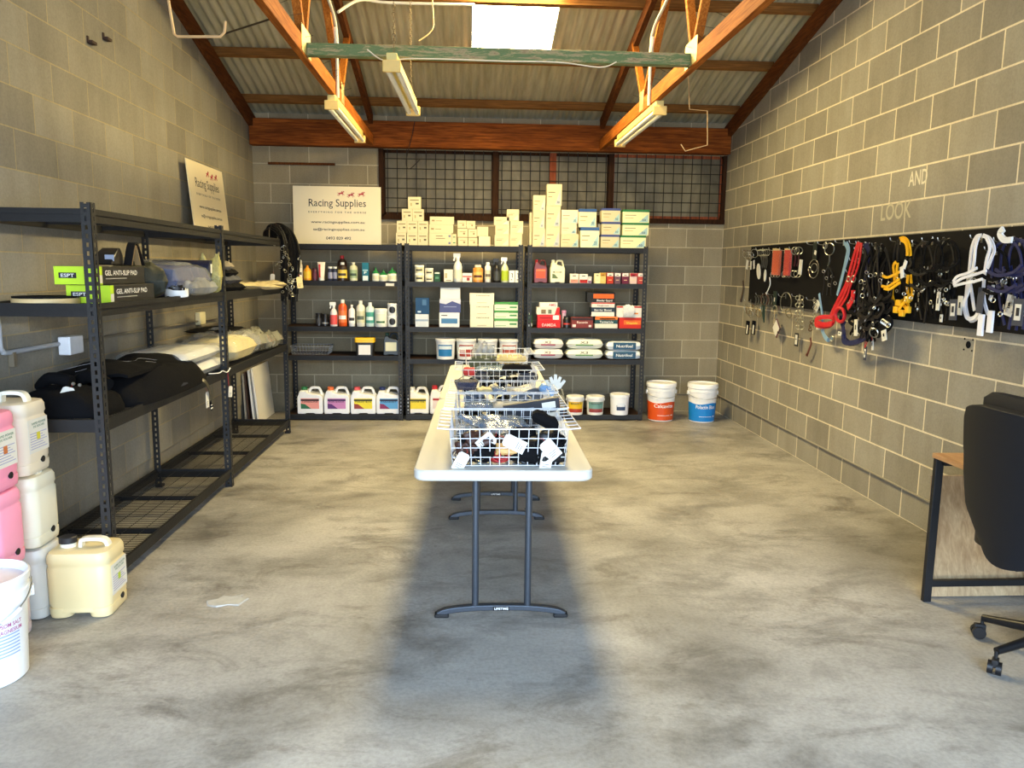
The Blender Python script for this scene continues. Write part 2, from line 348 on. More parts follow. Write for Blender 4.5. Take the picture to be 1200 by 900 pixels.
# purlins, rafters, beams
def slope(y, off): return zr(y)-off
names = {8.1: 'lowest brown roof purlin, just above the big back beam', 7.25: 'brown roof purlin behind the lower edge of the skylight', 6.38: 'brown roof purlin crossing at the upper edge of the bright skylight'}
for y in (8.1, 7.25, 6.38, 5.5, 4.6, 3.75, 2.7, 1.8, .9, 0, -.9):
    o = MB().box(XL+.0, XR-.0, -.022, .022, -.075, 0).build('roof_purlin', PINEX, bevel=.002)
    o.location = (0, y, zr(y)+.001); o.rotation_euler.x = -.245 if y > ZR else .245
    tag(o, names.get(y, 'roof purlin overhead towards the ridge and the front of the shed'), 'roof beam', None if y in names else 'purlins overhead')
for s, x, w in ((-1, XL+.025, 'left'), (1, XR-.025, 'right')):
    mb = MB(); mb.bar((x, YB-.02, slope(YB-.02, .145)), (x, ZR, slope(ZR, .145)), .045, .13); mb.bar((x, ZR, slope(ZR, .145)), (x, YF, slope(YF, .145)), .045, .13)
    tag(mb.build('wall_rafter', DARKW), 'dark red-brown rafter running up the top of the %s block wall' % w, 'rafter')
tag(MB().box(XL+.005, XR-.005, 8.29, 8.405, 2.77, 3.03).build('lintel_beam', BEAMW, bevel=.004), 'massive red-brown timber beam across the top of the back wall', 'timber beam')
tag(MB().box(XL+.16, -1.375, 8.385, 8.409, 2.588, 2.612).build('wall_batten', DARKW, bevel=.002), 'thin dark batten fixed to the back wall blocks above the white sign', 'batten')
# the two trusses
PLATE = M((186, 176, 128), .35, .8, .3, 300, bump=.5, name='punched_nail_plate')
def truss(x, label, sd, webs, verts):
    t = T('roof_truss', label, 'roof truss', (x, 0, 0))
    MB().bar((0, 8.27, 2.83), (0, ZR, 2.83), .045, .1).build('bottom_chord', CHORDW, t, bevel=.002)
    MB().bar((0, 8.28, slope(8.28, .125)), (0, ZR, slope(ZR, .125)), .045, .1).build('top_chord', DARKW, t, bevel=.002)
    for (y0, y1) in webs:
        MB().bar((0, y0, 2.86), (0, y1, slope(y1, .13)), .04, .05, up=(1, 0, 0)).build('web_member', PINE, t, bevel=.002)
    mb = MB(); f = x and -1 if x > 0 else 1
    for (y0, wd) in ((4.93, .26), (6.3, .14)):
        for q in (-1, 1): MB().box(*sorted((q*.0235, q*.0255)), y0-wd/2, y0+wd/2, 2.79, 2.94).build('nail_plate', PLATE, t)
    mb = MB()
    for k in range(16):
        y = 4.1+k*.2; mb.cyl((f*.02, y, 2.885), (f*(.05+.02*(k % 3)), y+.01, 2.9+.01*(k % 2)), .0012, 4)
    mb.build('bent_nail', M((70, 60, 50), .5, .8), t)
    mb = MB(); mb.tube(sm([(f*.035, 3.7, slope(3.7, .2)), (f*.035, 5.3, 3.45), (f*.035, 5.9, 3.3), (f*.035, 5.98, 3.15), (f*.035, 5.99, 2.86)], 5), .011, 8)
    mb.tube([(f*.035, 5.99, 2.9), (f*.035, 5.99, 2.77)], .012, 8); mb.cyl((f*.035, 5.93, 3.24), (f*.035, 5.99, 3.12), .017, 8)
    mb.build('conduit', M((205, 200, 185), .5), t)
    return t
tl = truss(-.985, 'orange pine roof truss with nail plates, left of the green tie beam', 1, [(4.93, 4.1), (4.93, 5.35), (6.3, 5.35), (6.3, 6.75)], [])
tr = truss(1.385, 'orange pine roof truss with nail plates, right of the green tie beam', -1, [(4.93, 4.1), (4.93, 5.35), (6.3, 5.35), (6.3, 6.75)], [])
GREEN = None
mt, nt, b = node_mat('flaking_green_paint'); tc = nt.nodes.new('ShaderNodeTexCoord')
n = noise_tex(nt, mapped(nt, tc.outputs['Object'], (2, 14, 14)), 3, 7, .75, .5)
c = ramp(nt, [(.36, (108, 122, 80)), (.5, (92, 114, 66)), (.56, (168, 150, 108)), (.68, (120, 98, 68))], n); nt.links.new(c, b.inputs['Base Color']); b.inputs['Roughness'].default_value = .7
t = T('tie_beam', 'peeling green painted timber tying the two roof trusses together', 'timber beam', (0, 4.96, 0))
MB().box(-.96, 1.36, -.03, .035, 2.795, 2.865).build('painted_timber', mt, t, bevel=.003)
MB().tube(sm([(-.6, -.045, 2.83), (-.5, -.045, 2.77), (-.35, -.045, 2.785), (-.1, -.035, 2.79), (.2, -.035, 2.788), (.55, -.035, 2.79), (.8, -.045, 2.765), (.9, -.04, 2.80)], 5), .004, 6).build('cable', M((215, 205, 185), .5), t)
# horizontal conduit below the roof at the top of the picture
t = tag(MB().tube(sm([(-.93, 5.95, 3.35), (-.80, 6.15, 3.5), (-.6, 6.3, 3.535), (0, 6.3, 3.54), (.02, 6.3, 3.54)], 5), .011, 8).build('conduit_pipe', M((215, 208, 190), .5)), 'pale conduit pipe running along the purlin between the left truss and skylight', 'conduit')
# fluorescent battens
def lamp(loc, rot, label, ln=1.25, chains=None):
    t = T('fluorescent_light', label, 'ceiling light', loc, rot=rot)
    MB().box(-.03, .03, 0, ln, .02, .07).build('housing', M((214, 196, 120), .45), t, bevel=.004)
    mb = MB()
    for y in (0, ln): MB().box(-.05, .05, y-.012, y+.012, -.035, .03).build('end_cap', M((226, 190, 110), .5), t, bevel=.004)
    for x in (-.028, .028):
        MB().cyl((x, .012, -.012), (x, ln-.012, -.012), .0165, 12).build('tube', M((240, 240, 232), .25, coat=.3), t)
    if chains:
        for y, zt in chains:
            mb = MB(); z = .07; k = 0
            while z < zt:
                mb.torus((0, y, z+.012), .009, .0018, (1, 0, 0) if k % 2 else (0, 1, 0), 8, 4); z += .019; k += 1
            mb.build('chain', M((120, 105, 80), .5, .8), t)
    return t
p = at(459, 77, Z=2.66)
lamp((p.x, p.y, 2.66), (0, 0, radians(-1.5)), 'fluorescent tube light hanging on two chains below the green tie beam', 1.25, [(.12, zr(p.y+.12)-2.69), (1.1, zr(p.y+1.1)-2.69)])
p = at(392, 119, Z=2.73)
lamp((-.985, p.y, 2.708), (0, 0, 0), 'fluorescent tube light fixed below the left roof truss', 1.5)
p = at(790, 126, Z=2.73)
lamp((1.40, p.y, 2.708), (0, 0, 0), 'fluorescent tube light fixed below the right roof truss', 1.5)
# bent rods and wires hanging from the roof
CREAM = M((214, 178, 128), .5)
pts = [at(195, -60, Y=5.0)]+[at(x, y, Y=5.0) for x, y in ((195, -14), (204, 40), (208, 43), (258, 43), (263, 38), (264, 25))]
tag(MB().tube(pts, .0085, 8).build('bent_pipe', CREAM), 'thin cream pipe bent into a square hook below the roof beside left wall', 'pipe')
pts = [at(x, y, Y=7.3) for x, y in ((806, 72), (807, 96), (808, 128), (829, 130), (829, 170), (803, 177), (798, 169))]
tag(MB().tube(pts, .005, 6).build('bent_wire', CREAM), 'thin bent wire hook hanging in front of the big beam at right', 'wire')
pts = sm([at(x, y, Y=8.24) for x, y in ((486, 142), (483, 158), (478, 178), (476, 192), (480, 198), (492, 187))], 5)
tag(MB().tube(pts, .004, 6).build('dangling_wire', M((30, 18, 12), .6)), 'thin black wire dangling over the back beam and window mesh', 'wire')
pts = sm([at(x, y, Y=5.9) for x, y in ((507, 6), (508, 30), (502, 40), (491, 48))], 5); pts.insert(0, Vector((pts[0].x, 5.9, zr(5.9))))
tag(MB().tube(pts, .005, 6).build('curved_wire', CREAM), 'short curved cream wire hanging from the roof left of the skylight', 'wire')
pts = [at(243, 46, Y=6.3), at(318, 22, Y=5.0)]
tag(MB().tube(pts, .006, 6).build('brace_rod', M((60, 46, 30), .6, .5)), 'dark brace rod slanting under the roof beside the left truss', 'brace')
RUST = M((60, 40, 28), .8)
for px, py, X_, w_ in ((105, 50, XL, 'lower'), (123, 46, XL, 'upper')):
    p = at(px, py, X=XL); MB_o = MB().box(XL, XL+.03, p.y-.03, p.y+.03, p.z-.008, p.z+.008).box(XL, XL+.008, p.y-.036, p.y-.02, p.z-.008, p.z+.03).build('rusty_bracket', RUST); tag(MB_o, 'small rusty bracket stub high on the left wall, %s one of two' % w_, 'bracket')
p = at(1135, 404, X=XR)
t = T('wall_socket_hole', 'small dark hole with four screw marks in the right wall below the white bridle', 'hole', (XR, p.y, p.z))
MB().tube([(-.003, 0, 0), (.001, 0, 0)], .02, 12).build('hole', BLKC, t)
for a_, b_ in ((-.035, .03), (.035, .03), (-.035, -.03), (.035, -.03)): MB().tube([(-.003, a_, b_), (.001, a_, b_)], .005, 8).build('screw_mark', BLKC, t)
# left wall services
CON = M((176, 180, 184), .45)
t = T('conduit_run', 'grey conduit bending down the left wall to a white junction box', 'conduit', (XL+.016, 0, 0))
q = [at(-14, 340, X=XL+.016), at(-3, 375, X=XL+.016), at(0, 404, X=XL+.016), at(3, 411, X=XL+.016), at(12, 413, X=XL+.016), at(68, 403, X=XL+.016)]
MB().tube(sm([(0, p.y, p.z) for p in q], 4), .0125, 10).build('pipe', CON, t)
p = at(78, 403, X=XL+.02)
MB().box(-.005, .06, p.y-.075, p.y+.075, p.z-.055, p.z+.045).build('junction_box', M((236, 238, 240), .4), t, bevel=.006)
MB().cyl((0.002, p.y+.07, p.z), (0.002, 7.0, p.z-.02), .008, 10).build('cable', M((128, 122, 106), .6), t)
p2 = at(14, 420, X=XL+.016); MB().box(-.01, .016, p2.y-.012, p2.y+.012, p2.z-.04, p2.z+.03).build('saddle_clip', M((150, 140, 120), .4, .6), t)
p = at(235, 373, X=XL+.02)
t = T('power_box', 'small cream electrical box with a conduit on the left wall above the wrapped parcels', 'electrical box', (XL, p.y, p.z))
MB().box(0, .04, -.07, .07, -.05, .05).build('cover', M((232, 222, 180), .5), t, bevel=.005)
MB().box(0, .006, -.2, 1.0, -.085, -.07).build('cable_strip', M((120, 112, 95), .6), t)
# chalk writing on the right wall
CHALK = M((205, 198, 176), .9)
def wall_text(s, px, py, w, off=.0015, h=None, CHALK=CHALK):
    p = at(px, py, X=XR); o = text(s, w, CHALK, None, (XR-off, p.y, p.z), height=h, name='chalk_writing', rz=-pi/2+pi if False else -pi/2)
    return o
tag(wall_text('AND', 1076, 208, .2, h=.09), 'chalk letters AND written on a block of the right wall', 'chalk writing')
tag(wall_text('LOOK', 1050, 247, .36, h=.11, CHALK=M((176, 168, 144), .9)), 'faint chalk word scrawled on the right wall just above the black board', 'chalk writing')
# ---------------------------------------------------------------- shelving
POSTM = {}
def post_mesh(h, w=.045, sx=1, sy=1):
    mb = MB(); t = .0022
    for face in (0, 1):
        def bx(a0, a1, z0, z1):
            if face == 0: mb.box(*sorted((sx*a0, sx*a1)), *sorted((0, sy*t)), z0, z1)
            else: mb.box(*sorted((0, sx*t)), *sorted((sy*a0, sy*a1)), z0, z1)
        c0, c1 = w*.38, w*.64
        bx(0, c0, 0, h); bx(c1, w, 0, h); z = 0; zz = .024
        while zz < h-.02:
            bx(c0, c1, z, zz); z = zz+.02; zz += .038
        bx(c0, c1, z, h-.006)
    return mb
POSTMAT = M((38, 38, 38), .5, .05, .25, 120, bump=.15, spec=.35)
def shelving(label, cx, y0, ydeep, xs, tiers, h, group=None, wire=True, beam=.05, longax='X'):
    """xs = positions of the upright frames along the long axis; ydeep = depth"""
    pass
def add_post(t, x, y, sx, sy, h):
    post_mesh(h, .045 if h > 1.5 else .045, sx, sy).build('post', POSTMAT, t, (x, y, 0), smooth=False)
    MB().box(*sorted((0, sx*.047)), *sorted((0, sy*.047)), 0, .02).build('foot', BLK, t, (x-sx*.001, y-sy*.001, 0))
def beam_bar(mb, ax, a0, a1, c, out, ztop, h):        # folded beam: flat top lip, step, lower lip
    for (o, z0, z1) in ((0, ztop-h*.42, ztop), (.006, ztop-h, ztop-h*.42)):
        if ax == 'X': mb.box(a0, a1, *sorted((c+out*o, c+out*(o+.014))), z0, z1)
        else: mb.box(*sorted((c+out*o, c+out*(o+.014))), a0, a1, z0, z1)
# long black unit along the left wall
LXF, LXB = -1.656, -2.185
LY = (3.595, 5.435, 7.285)
LT = (1.788, 1.37, .84, .13)
t = T('shelving_unit', 'long black steel shelving with wire decks and keyhole posts along the left wall', 'shelving', (0, 0, 0))
for i, y in enumerate(LY):
    add_post(t, LXF, y, -1, 1 if i < 2 else -1, 1.815); add_post(t, LXB, y, 1, 1 if i < 2 else -1, 1.815)
for zt in LT:
    mb = MB()
    for a, b_ in ((LY[0]+.003, LY[1]), (LY[1]+.01, LY[2]-.003)):
        beam_bar(mb, 'Y', a, b_, LXF-.003, -1, zt, .06); beam_bar(mb, 'Y', a, b_, LXB+.003, 1, zt, .06)
    for i, y in enumerate(LY): beam_bar(mb, 'X', LXB+.003, LXF-.003, y+(.004 if i < 2 else -.004), 1 if i < 2 else -1, zt, .06)
    mb.build('beam', BLK, t, smooth=False)
    for (a, b_) in ((LY[0]+.02, LY[1]), (LY[1]+.02, LY[2]-.02)):
        mb = MB(); z = zt-.012
        y = a+.012
        while y < b_: mb.cyl((LXB+.01, y, z), (LXF-.01, y, z), .0016, 4); y += .0245
        x = LXB+.05
        while x < LXF: mb.cyl((x, a, z-.003), (x, b_, z-.003), .0022, 4); x += .094
        for q in (.33, .67): mb.box(LXB+.01, LXF-.01, a+(b_-a)*q-.012, a+(b_-a)*q+.012, z-.03, z-.006)
        mb.build('wire_deck', BLK, t, smooth=False)
# three units on the back wall
BY0, BY1 = 7.877, 8.31
TZ = {1: 1.772, 2: 1.413, 3: .958, 4: .635, 5: .062}
BOARD = wood_mat('dark_brown_shelf_board', (38, 26, 20), (62, 44, 34), (1, 12, 12))
UN = [(-1.842, -.652, 'black steel shelving unit on the back wall holding the white sign', {4: .665}), (-.624, .556, 'black steel shelving unit in the middle of the back wall, behind the baskets', {}), (.602, 1.822, 'black steel shelving unit at the right end of the back wall row', {})]
UT = []
for x0, x1, lab, ov in UN:
    t = T('shelving_unit', lab, 'shelving', (0, 0, 0)); UT.append(t)
    for x, sx in ((x0, 1), (x1, -1)):
        for y, sy in ((BY0, 1), (BY1, -1)): add_post(t, x, y, sx, sy, 1.79)
    for k in TZ:
        zt = ov.get(k, TZ[k]); mb = MB()
        beam_bar(mb, 'X', x0+.003, x1-.003, BY0+.004, 1, zt, .05); beam_bar(mb, 'X', x0+.003, x1-.003, BY1-.004, -1, zt, .05)
        beam_bar(mb, 'Y', BY0+.004, BY1-.004, x0+.004, 1, zt, .05); beam_bar(mb, 'Y', BY0+.004, BY1-.004, x1-.004, -1, zt, .05)
        mb.build('beam', POSTMAT if k > 1 and x0 > -.7 else BLK, t, smooth=False)
        MB().box(x0+.02, x1-.02, BY0+.02, BY1-.02, zt-.014, zt-.001).build('shelf_board', BOARD, t, smooth=False)
# ---------------------------------------------------------------- folding tables
TABM = M((198, 196, 188), .45, 0, .03, 200, bump=.05); LEGM = M((72, 78, 86), .35, .6, .1, 60)
def folding_table(loc, rz, label, L=1.78, W=.745, H=.725):
    t = T('folding_table', label, 'table', loc, rz)
    secs = [rrect(W-.012, L-.012, .05, H-.045, 5, 0, L/2), rrect(W, L, .055, H-.038, 5, 0, L/2), rrect(W, L, .055, H-.006, 5, 0, L/2), rrect(W-.01, L-.01, .05, H, 5, 0, L/2)]
    mb = MB().loft([list(reversed(s)) for s in secs]); mb.build('tabletop', TABM, t)
    mb = MB(); mb.box(-.28, -.25, .12, L-.12, H-.07, H-.045); mb.box(.25, .28, .12, L-.12, H-.07, H-.045); mb.build('side_rail', LEGM, t)
    for i, y in enumerate((.20, L-.20)):
        lg = MB()
        for x in (-.117, .117): lg.cyl((x, y, .045), (x, y, H-.055), .0155, 12)
        lg.cyl((-.27, y, H-.06), (.27, y, H-.06), .014, 10)
        for x in (-.117, .117): lg.cyl((x*.95, y, .5), (x*.85, y+.004, .5), .004, 6)
        lg.build('leg_frame', LEGM, t)
        pts = sm([(-.285, y, .012), (-.24, y, .03), (-.13, y, .043), (0, y, .046), (.13, y, .043), (.24, y, .03), (.285, y, .012)], 4)
        MB().ribbon(pts, .032, .026, (0, 1, 0)).build('foot_bar', LEGM, t, bevel=.004)
        for s in (-1, 1): MB().box(*sorted((s*.235, s*.298)), y-.02, y+.02, 0, .018).build('foot_pad', BLK, t, bevel=.005)
        if i == 0:
            mb = MB().box(-.037, .037, y-.0175, y-.0165, .034, .054); mb.build('maker_plate', BLK, t); text('LIFETIME', .062, WHITE, t, (0, y-.0182, .044), height=.011)
    mb = MB().torus((0, L-.35, .42), .032, .003, (0, 1, .2), 16, 6); mb.bar((0, L-.35, .452), (0, L-.35, H-.06), .004, .004, (0, 1, 0)); mb.build('lock_ring', STEEL, t)
    return t
TA = radians(-1.25)
folding_table((.152, 3.105, 0), TA, 'nearer white folding table with grey legs, carrying the front wire baskets')
folding_table((.152+sin(-TA)*1.785, 3.105+1.785, 0), TA, 'farther white folding table behind the nearer one, carrying the two far baskets')
TH = .7255
def ontab(x, y): return Vector((x, y, TH))
# ---------------------------------------------------------------- wire baskets
def basket_geo(W, D, H, t, step=.0405, rimx=.05, mat=WIRE, r=.0019):
    w0, d0, w1, d1 = W/2, D/2, W/2+.012, D/2+.012
    for nm, (ax, s) in {'front_grid': (0, -1), 'back_grid': (0, 1), 'left_grid': (1, -1), 'right_grid': (1, 1)}.items():
        mb = MB(); n = round((W if ax == 0 else D)/step)
        for k in range(n+1):
            f = -1+2*k/n
            if ax == 0: mb.cyl((f*w0, s*d0, .004), (f*w1, s*d1, H), r, 5)
            else: mb.cyl((s*w0, f*d0, .004), (s*w1, f*d1, H), r, 5)
        m_ = round(H/.04)
        for k in range(1, m_):
            z = H*k/m_; q = z/H*.012
            if ax == 0: mb.cyl((-w0-q, s*(d0+q), z), (w0+q, s*(d0+q), z), r, 5)
            else: mb.cyl((s*(w0+q), -d0-q, z), (s*(w0+q), d0+q, z), r, 5)
        mb.build('wire_side', mat, t)
    mb = MB(); n = round(W/step)
    for k in range(n+1): x = -w0+W*k/n; mb.cyl((x, -d0, .004), (x, d0, .004), r, 5)
    n = round(D/.08)
    for k in range(n+1): y = -d0+D*k/n; mb.cyl((-w0, y, .004), (w0, y, .004), r, 5)
    mb.build('wire_base', mat, t)
    mb = MB(); mb.tube([(-w1, -d1, H), (w1, -d1, H), (w1, d1, H), (-w1, d1, H)], .003, 6, closed=True)
    for s in (-1, 1): mb.tube([(s*w1, -d1, H), (s*(w1+rimx), -d1, H+.004), (s*(w1+rimx), d1, H+.004), (s*w1, d1, H)], .003, 6)
    for s in (-1, 1):
        for k in range(1, 6): q = -d1+2*d1*k/6; mb.cyl((s*w1, q, H), (s*(w1+rimx), q, H+.004), r, 5)
    mb.build('rim', mat, t)
BH = .162
bask = [(.176, 3.385, 'white wire basket nearest the camera, full of black bundles and price tags'), (.188, 3.865, 'second white wire basket from the front of the table'), (.196, 4.36, 'middle white wire basket of five, with a clear case on its left rim'), (.214, 5.30, 'fourth white wire basket, first one on the farther table'), (.232, 6.28, 'farthest white wire basket, with a clear bag standing in it')]
BK = []
for i, (x, y, lab) in enumerate(bask):
    t = T('wire_basket', lab, 'basket', (x, y, TH), 0, 'white wire baskets on the tables'); basket_geo(.47, .42, BH, t); BK.append((x, y))
# ---------------------------------------------------------------- soft goods
def pillow(w, d, h, seed=0, crumple=.15, nx=18, ny=12, flat=.5, ex=.45):
    vs = []; fs = []; nx2, ny2 = nx, ny
    for side in (1, -1):
        for j in range(ny2+1):
            for i in range(nx2+1):
                u = -1+2*i/nx2; v = -1+2*j/ny2
                e = max(0, (1-abs(u)**4))*max(0, (1-abs(v)**4)); e = e**ex
                nz = noise.noise(Vector((u*2.3+seed*3.1, v*2.3+seed, side*1.7+seed)))*crumple + noise.noise(Vector((u*6+seed, v*6, side*3+seed)))*crumple*.5
                top = h*(1 if side > 0 else 0)
                base = h*.5; z = base+side*h*.5*e*(1+nz) if side > 0 else base-h*.5*e
                vs.append((u*w/2*(1+nz*.12), v*d/2*(1+nz*.12), max(0, z)))
    N = (nx2+1)*(ny2+1)
    for s in (0, 1):
        for j in range(ny2):
            for i in range(nx2):
                a = s*N+j*(nx2+1)+i; q = (a, a+1, a+nx2+2, a+nx2+1); fs.append(q if s == 0 else tuple(reversed(q)))
    rim = [i for i in range(nx2+1)]+[j*(nx2+1)+nx2 for j in range(1, ny2+1)]+[ny2*(nx2+1)+i for i in range(nx2-1, -1, -1)]+[j*(nx2+1) for j in range(ny2-1, 0, -1)]
    for k in range(len(rim)):
        a, b_ = rim[k], rim[(k+1) % len(rim)]; fs.append((a, b_, b_+N, a+N))
    return MB().add(vs, fs)
CLEAR = M((205, 210, 214), .12, 0, .1, 20, alpha=.22, spec=.9, bump=1, coat=.5, name='clear_plastic_film')
MILKY = M((170, 174, 176), .3, 0, .3, 16, alpha=.45, spec=.4, bump=.15, coat=0, name='milky_plastic_film')
CREAMF = M((176, 164, 122), .5, 0, .15, 24, alpha=.9, spec=.4, bump=.4, name='cream_fabric_in_film')
def price_tag(loc, rot, label, w=.055, h=.085, mat=PAPER, group=None, writing='45', string=True, cat='tag', name='price_tag'):
    t = T(name, label, cat, loc, rot=rot, group=group)
    c = .18*w; MB().prism([(-w/2, -h/2), (w/2, -h/2), (w/2, h/2-c), (w/2-c, h/2), (-w/2+c, h/2), (-w/2, h/2-c)], -.0008, .0008).build('card', mat, t, smooth=False)
    mb = MB()
    for k, zz in enumerate((-.12, -.22, -.32)): mb.box(-w*.3, w*(.3-.1*k), -.0013, -.0009, zz*h-.002, zz*h)
    mb.build('print', INK, t, smooth=False)
    if string: MB().tube(sm([(0, -.001, h*.42), (.006, .004, h*.6), (-.004, .01, h*.72)], 4), .001, 5).build('string', M((180, 60, 50), .7), t)
    return t
def coil(t, r, w, col, seed, name='strap_coil', turns=3):
    rr = random.Random(seed); 
    for k in range(turns):
        R_ = r*(1-.28*k); pts = [Vector((R_*cos(a)*(1+.18*rr.random()), R_*sin(a)*.62*(1+.15*rr.random()), w/2+.010*k+.012*rr.random())) for a in [2*pi*q/10 for q in range(10)]]
        MB().ribbon(sm(pts, 3, True), w, .005, (0, 0, 1), closed=True).build(name, col, t)
def bundle(loc, rot, r, w, mat, label, group, seed, buckle=True, name='strap_bundle', cat='strap', turns=3):
    t = T(name, label, cat, loc, rot=rot, group=group); coil(t, r, w, mat, seed, 'strap', turns)
    if buckle:
        mb = MB().torus((r*.55, -r*.55, w*.6), .014, .0024, (1, .3, .2), 12, 5); mb.torus((-r*.3, -r*.62, w*.5), .012, .0022, (0, 1, .3), 12, 5); mb.build('buckle', STEEL, t)
    return t
BROWNL = M((58, 34, 26), .5, 0, .2, 50); DGREY = M((58, 62, 74), .7, 0, .2, 40); REDC = M((168, 30, 34), .6, 0, .12, 50); SLATE = M((92, 104, 124), .55, 0, .2, 30); TAN = M((200, 160, 100), .6)
FILM2 = M((100, 124, 156), .25, 0, .4, 30, alpha=.5, spec=.4, bump=.15, coat=0, name='blue_tinted_film')
GB = {}
# front basket
x, y = BK[0]; z0 = TH+.012
g = 'black padded straps rolled up in the front basket'
k = 0
for (dx, dy, dz, r, w) in ((.16, -.14, .028, .05, .04), (.07, -.13, .028, .05, .042), (.185, -.15, .092, .042, .04), (.1, -.14, .09, .045, .04), (.19, -.02, .03, .05, .05), (.09, 0, .04, .055, .05), (.17, .1, .04, .05, .05)):
    bundle((x+dx, y+dy, z0+dz-.02), (radians(90-12*(k % 3)), 0, k*.3), r, w, BLK2 if k % 2 else BLKC, 'rolled black padded strap in the right half of the front wire basket', g, k, False); k += 1
MB_ = [(-.19, -.15, .02, BROWNL), (-.12, -.14, .02, BLKC), (-.19, -.14, .08, BLKC), (-.11, -.15, .08, BROWNL), (-.04, -.15, .015, REDC), (-.17, -.02, .02, BLK2), (-.06, -.02, .02, BROWNL), (-.15, .1, .03, DGREY), (-.05, .1, .03, BLKC)]
for q, (dx, dy, dz, mt_) in enumerate(MB_):
    if mt_ is REDC: bundle((x+dx, y+dy, z0+dz), (1.2, 0, .4), .04, .03, mt_, 'small dark red strap roll at the bottom middle of the front basket', None, q, True)
    else: bundle((x+dx, y+dy, z0+dz), (radians(70+10*(q % 3)), 0, q*.5), .046, .03, mt_, 'dark leather strap roll in the left half of the front wire basket', 'leather straps rolled up in the front basket', q+20, True)
for q, (dx, dy, dz, w, d, h) in enumerate(((-.04, .0, .10, .16, .12, .03), (.0, .09, .1, .2, .14, .035), (-.14, .07, .11, .14, .13, .03))):
    t = tag(pillow(w, d, h, q+3, .5).build('plastic_packet', FILM2), 'bluish clear plastic packet lying on the straps in the front basket', 'packet', 'plastic packets in the front basket'); t.location = (x+dx, y+dy, z0+dz); t.rotation_euler = (.25, .1*q, .4*q)
t = tag(pillow(.1, .05, .03, 9, .4).build('chain_packet', TAN), 'little tan beaded packet at the middle of the front basket grid', 'packet'); t.location = (x-.005, y-.17, z0+.05); t.rotation_euler.x = 1.1
t = tag(pillow(.13, .05, .055, 5, .3).build('black_case', BLKC), 'black cloth case with gold piping sticking up at the right of the front basket', 'case'); t.location = (x+.15, y-.07, z0+.135); t.rotation_euler = (.2, .5, 0)
for (px, py, rot, lab, w, h) in ((540, 541, .5, 'white price tag low at the left corner of the front basket', .05, .08), (603, 520, -1.1, 'white price tag hanging at the middle of the front basket', .055, .1), (645, 527, -.7, 'large white price tag at the right of the front basket, upper one of two', .06, .09), (640, 541, .15, 'white price tag below another at the right of the front basket', .05, .09), (570, 518, .9, 'pale blue tag behind the grid at the centre left of the front basket', .06, .08)):
    p = at(px, py, Y=y-.232 if 'pale' not in lab else y-.19); price_tag((p.x, p.y, p.z), (0, rot, .1), lab, w, h)
# the other baskets
for q, (dx, dy, dz, rr_) in enumerate(((.17, -.165, .03, .3), (.08, -.16, .035, -.4), (.16, -.15, .085, .9), (.06, -.1, .09, .2), (.17, -.02, .07, 1.2))):
    o = pillow(.12, .085, .06, 50+q, .35, ex=.35).build('padded_strap', BLKC if q % 2 else BLK2); o.location = (BK[0][0]+dx, BK[0][1]+dy, TH+dz); o.rotation_euler = (.9, 0, rr_); tag(o, 'black padded strap end pressed against the grid at the right of the front basket', 'strap', 'black padded strap ends in the front basket')
for q, (dx, dy, dz, rr_) in enumerate(((-.18, -.165, .06, .3), (-.10, -.165, .05, -.4), (-.16, -.15, .10, .9))):
    o = pillow(.10, .06, .045, 60+q, .5, ex=.35).build('dark_strap', BLKC if q % 2 else BROWNL); o.location = (BK[0][0]+dx, BK[0][1]+dy, TH+dz); o.rotation_euler = (.9, 0, rr_); tag(o, 'dark strap end pressed against the grid at the left of the front basket', 'strap', 'dark strap ends in the front basket')
cols = [SLATE, BLKC, DGREY, BLK2, BROWNL]
def fill(i, n, lab, grp, cols, top=False):
    x, y = BK[i]
    for q in range(n):
        cx = -.19+.38*((q*7) % n)/(n-1); cy = -.16+.32*((q*3) % 5)/4; cz = .012+.038*(q % 3)
        bundle((x+cx, y+cy, TH+cz), (.9*rnd.random(), .4*(rnd.random()-.5), rnd.random()*6), .05+.012*rnd.random(), .026, cols[q % len(cols)], lab, grp, 40+q+20*i, True, 'bit_strap', 'strap', 2)
fill(1, 15, 'small strap with metal buckle heaped in the second wire basket', 'straps heaped in the second basket', [SLATE, BLKC, DGREY, BLK2])
fill(2, 13, 'dark coiled strap heaped in the middle wire basket', 'straps heaped in the middle basket', [BLKC, BLK2, SLATE])
fill(3, 12, 'dark strap coil heaped in the fourth wire basket', 'straps heaped in the fourth basket', [BLKC, BLK2, DGREY])
fill(4, 8, 'strap coil lying in the farthest wire basket', 'straps lying in the farthest basket', [BLKC, BROWNL])
def film(name, i, dx, dy, dz, w, d, h, mat, label, seed, cr=.5, cat='bag', rot=(0, 0, 0), grp=None):
    x, y = BK[i]; o = pillow(w, d, h, seed, cr).build(name, mat); o.location = (x+dx, y+dy, TH+dz); o.rotation_euler = rot; return tag(o, label, cat, grp)
film('plastic_packet', 1, -.13, -.06, .135, .14, .12, .03, FILM2, 'clear packet on top of the straps at the left of the second basket', 3, cat='packet')
film('plastic_packet', 1, .02, -.05, .13, .16, .12, .035, MILKY, 'milky packet on top of the straps in the middle of the second basket', 7, cat='packet')
film('card_packet', 2, -.1, -.1, .14, .09, .08, .03, CREAMF, 'cream packet beside the clear case in the middle basket', 2, cat='packet')
film('plastic_packet', 2, -.02, -.1, .14, .08, .08, .03, FILM2, 'small bluish packet near the centre of the middle basket', 5, cat='packet')
film('coiled_rope', 3, .12, -.12, .13, .2, .1, .06, BLKC, 'thick black coil on top at the right of the fourth basket', 8, .3, cat='rope')
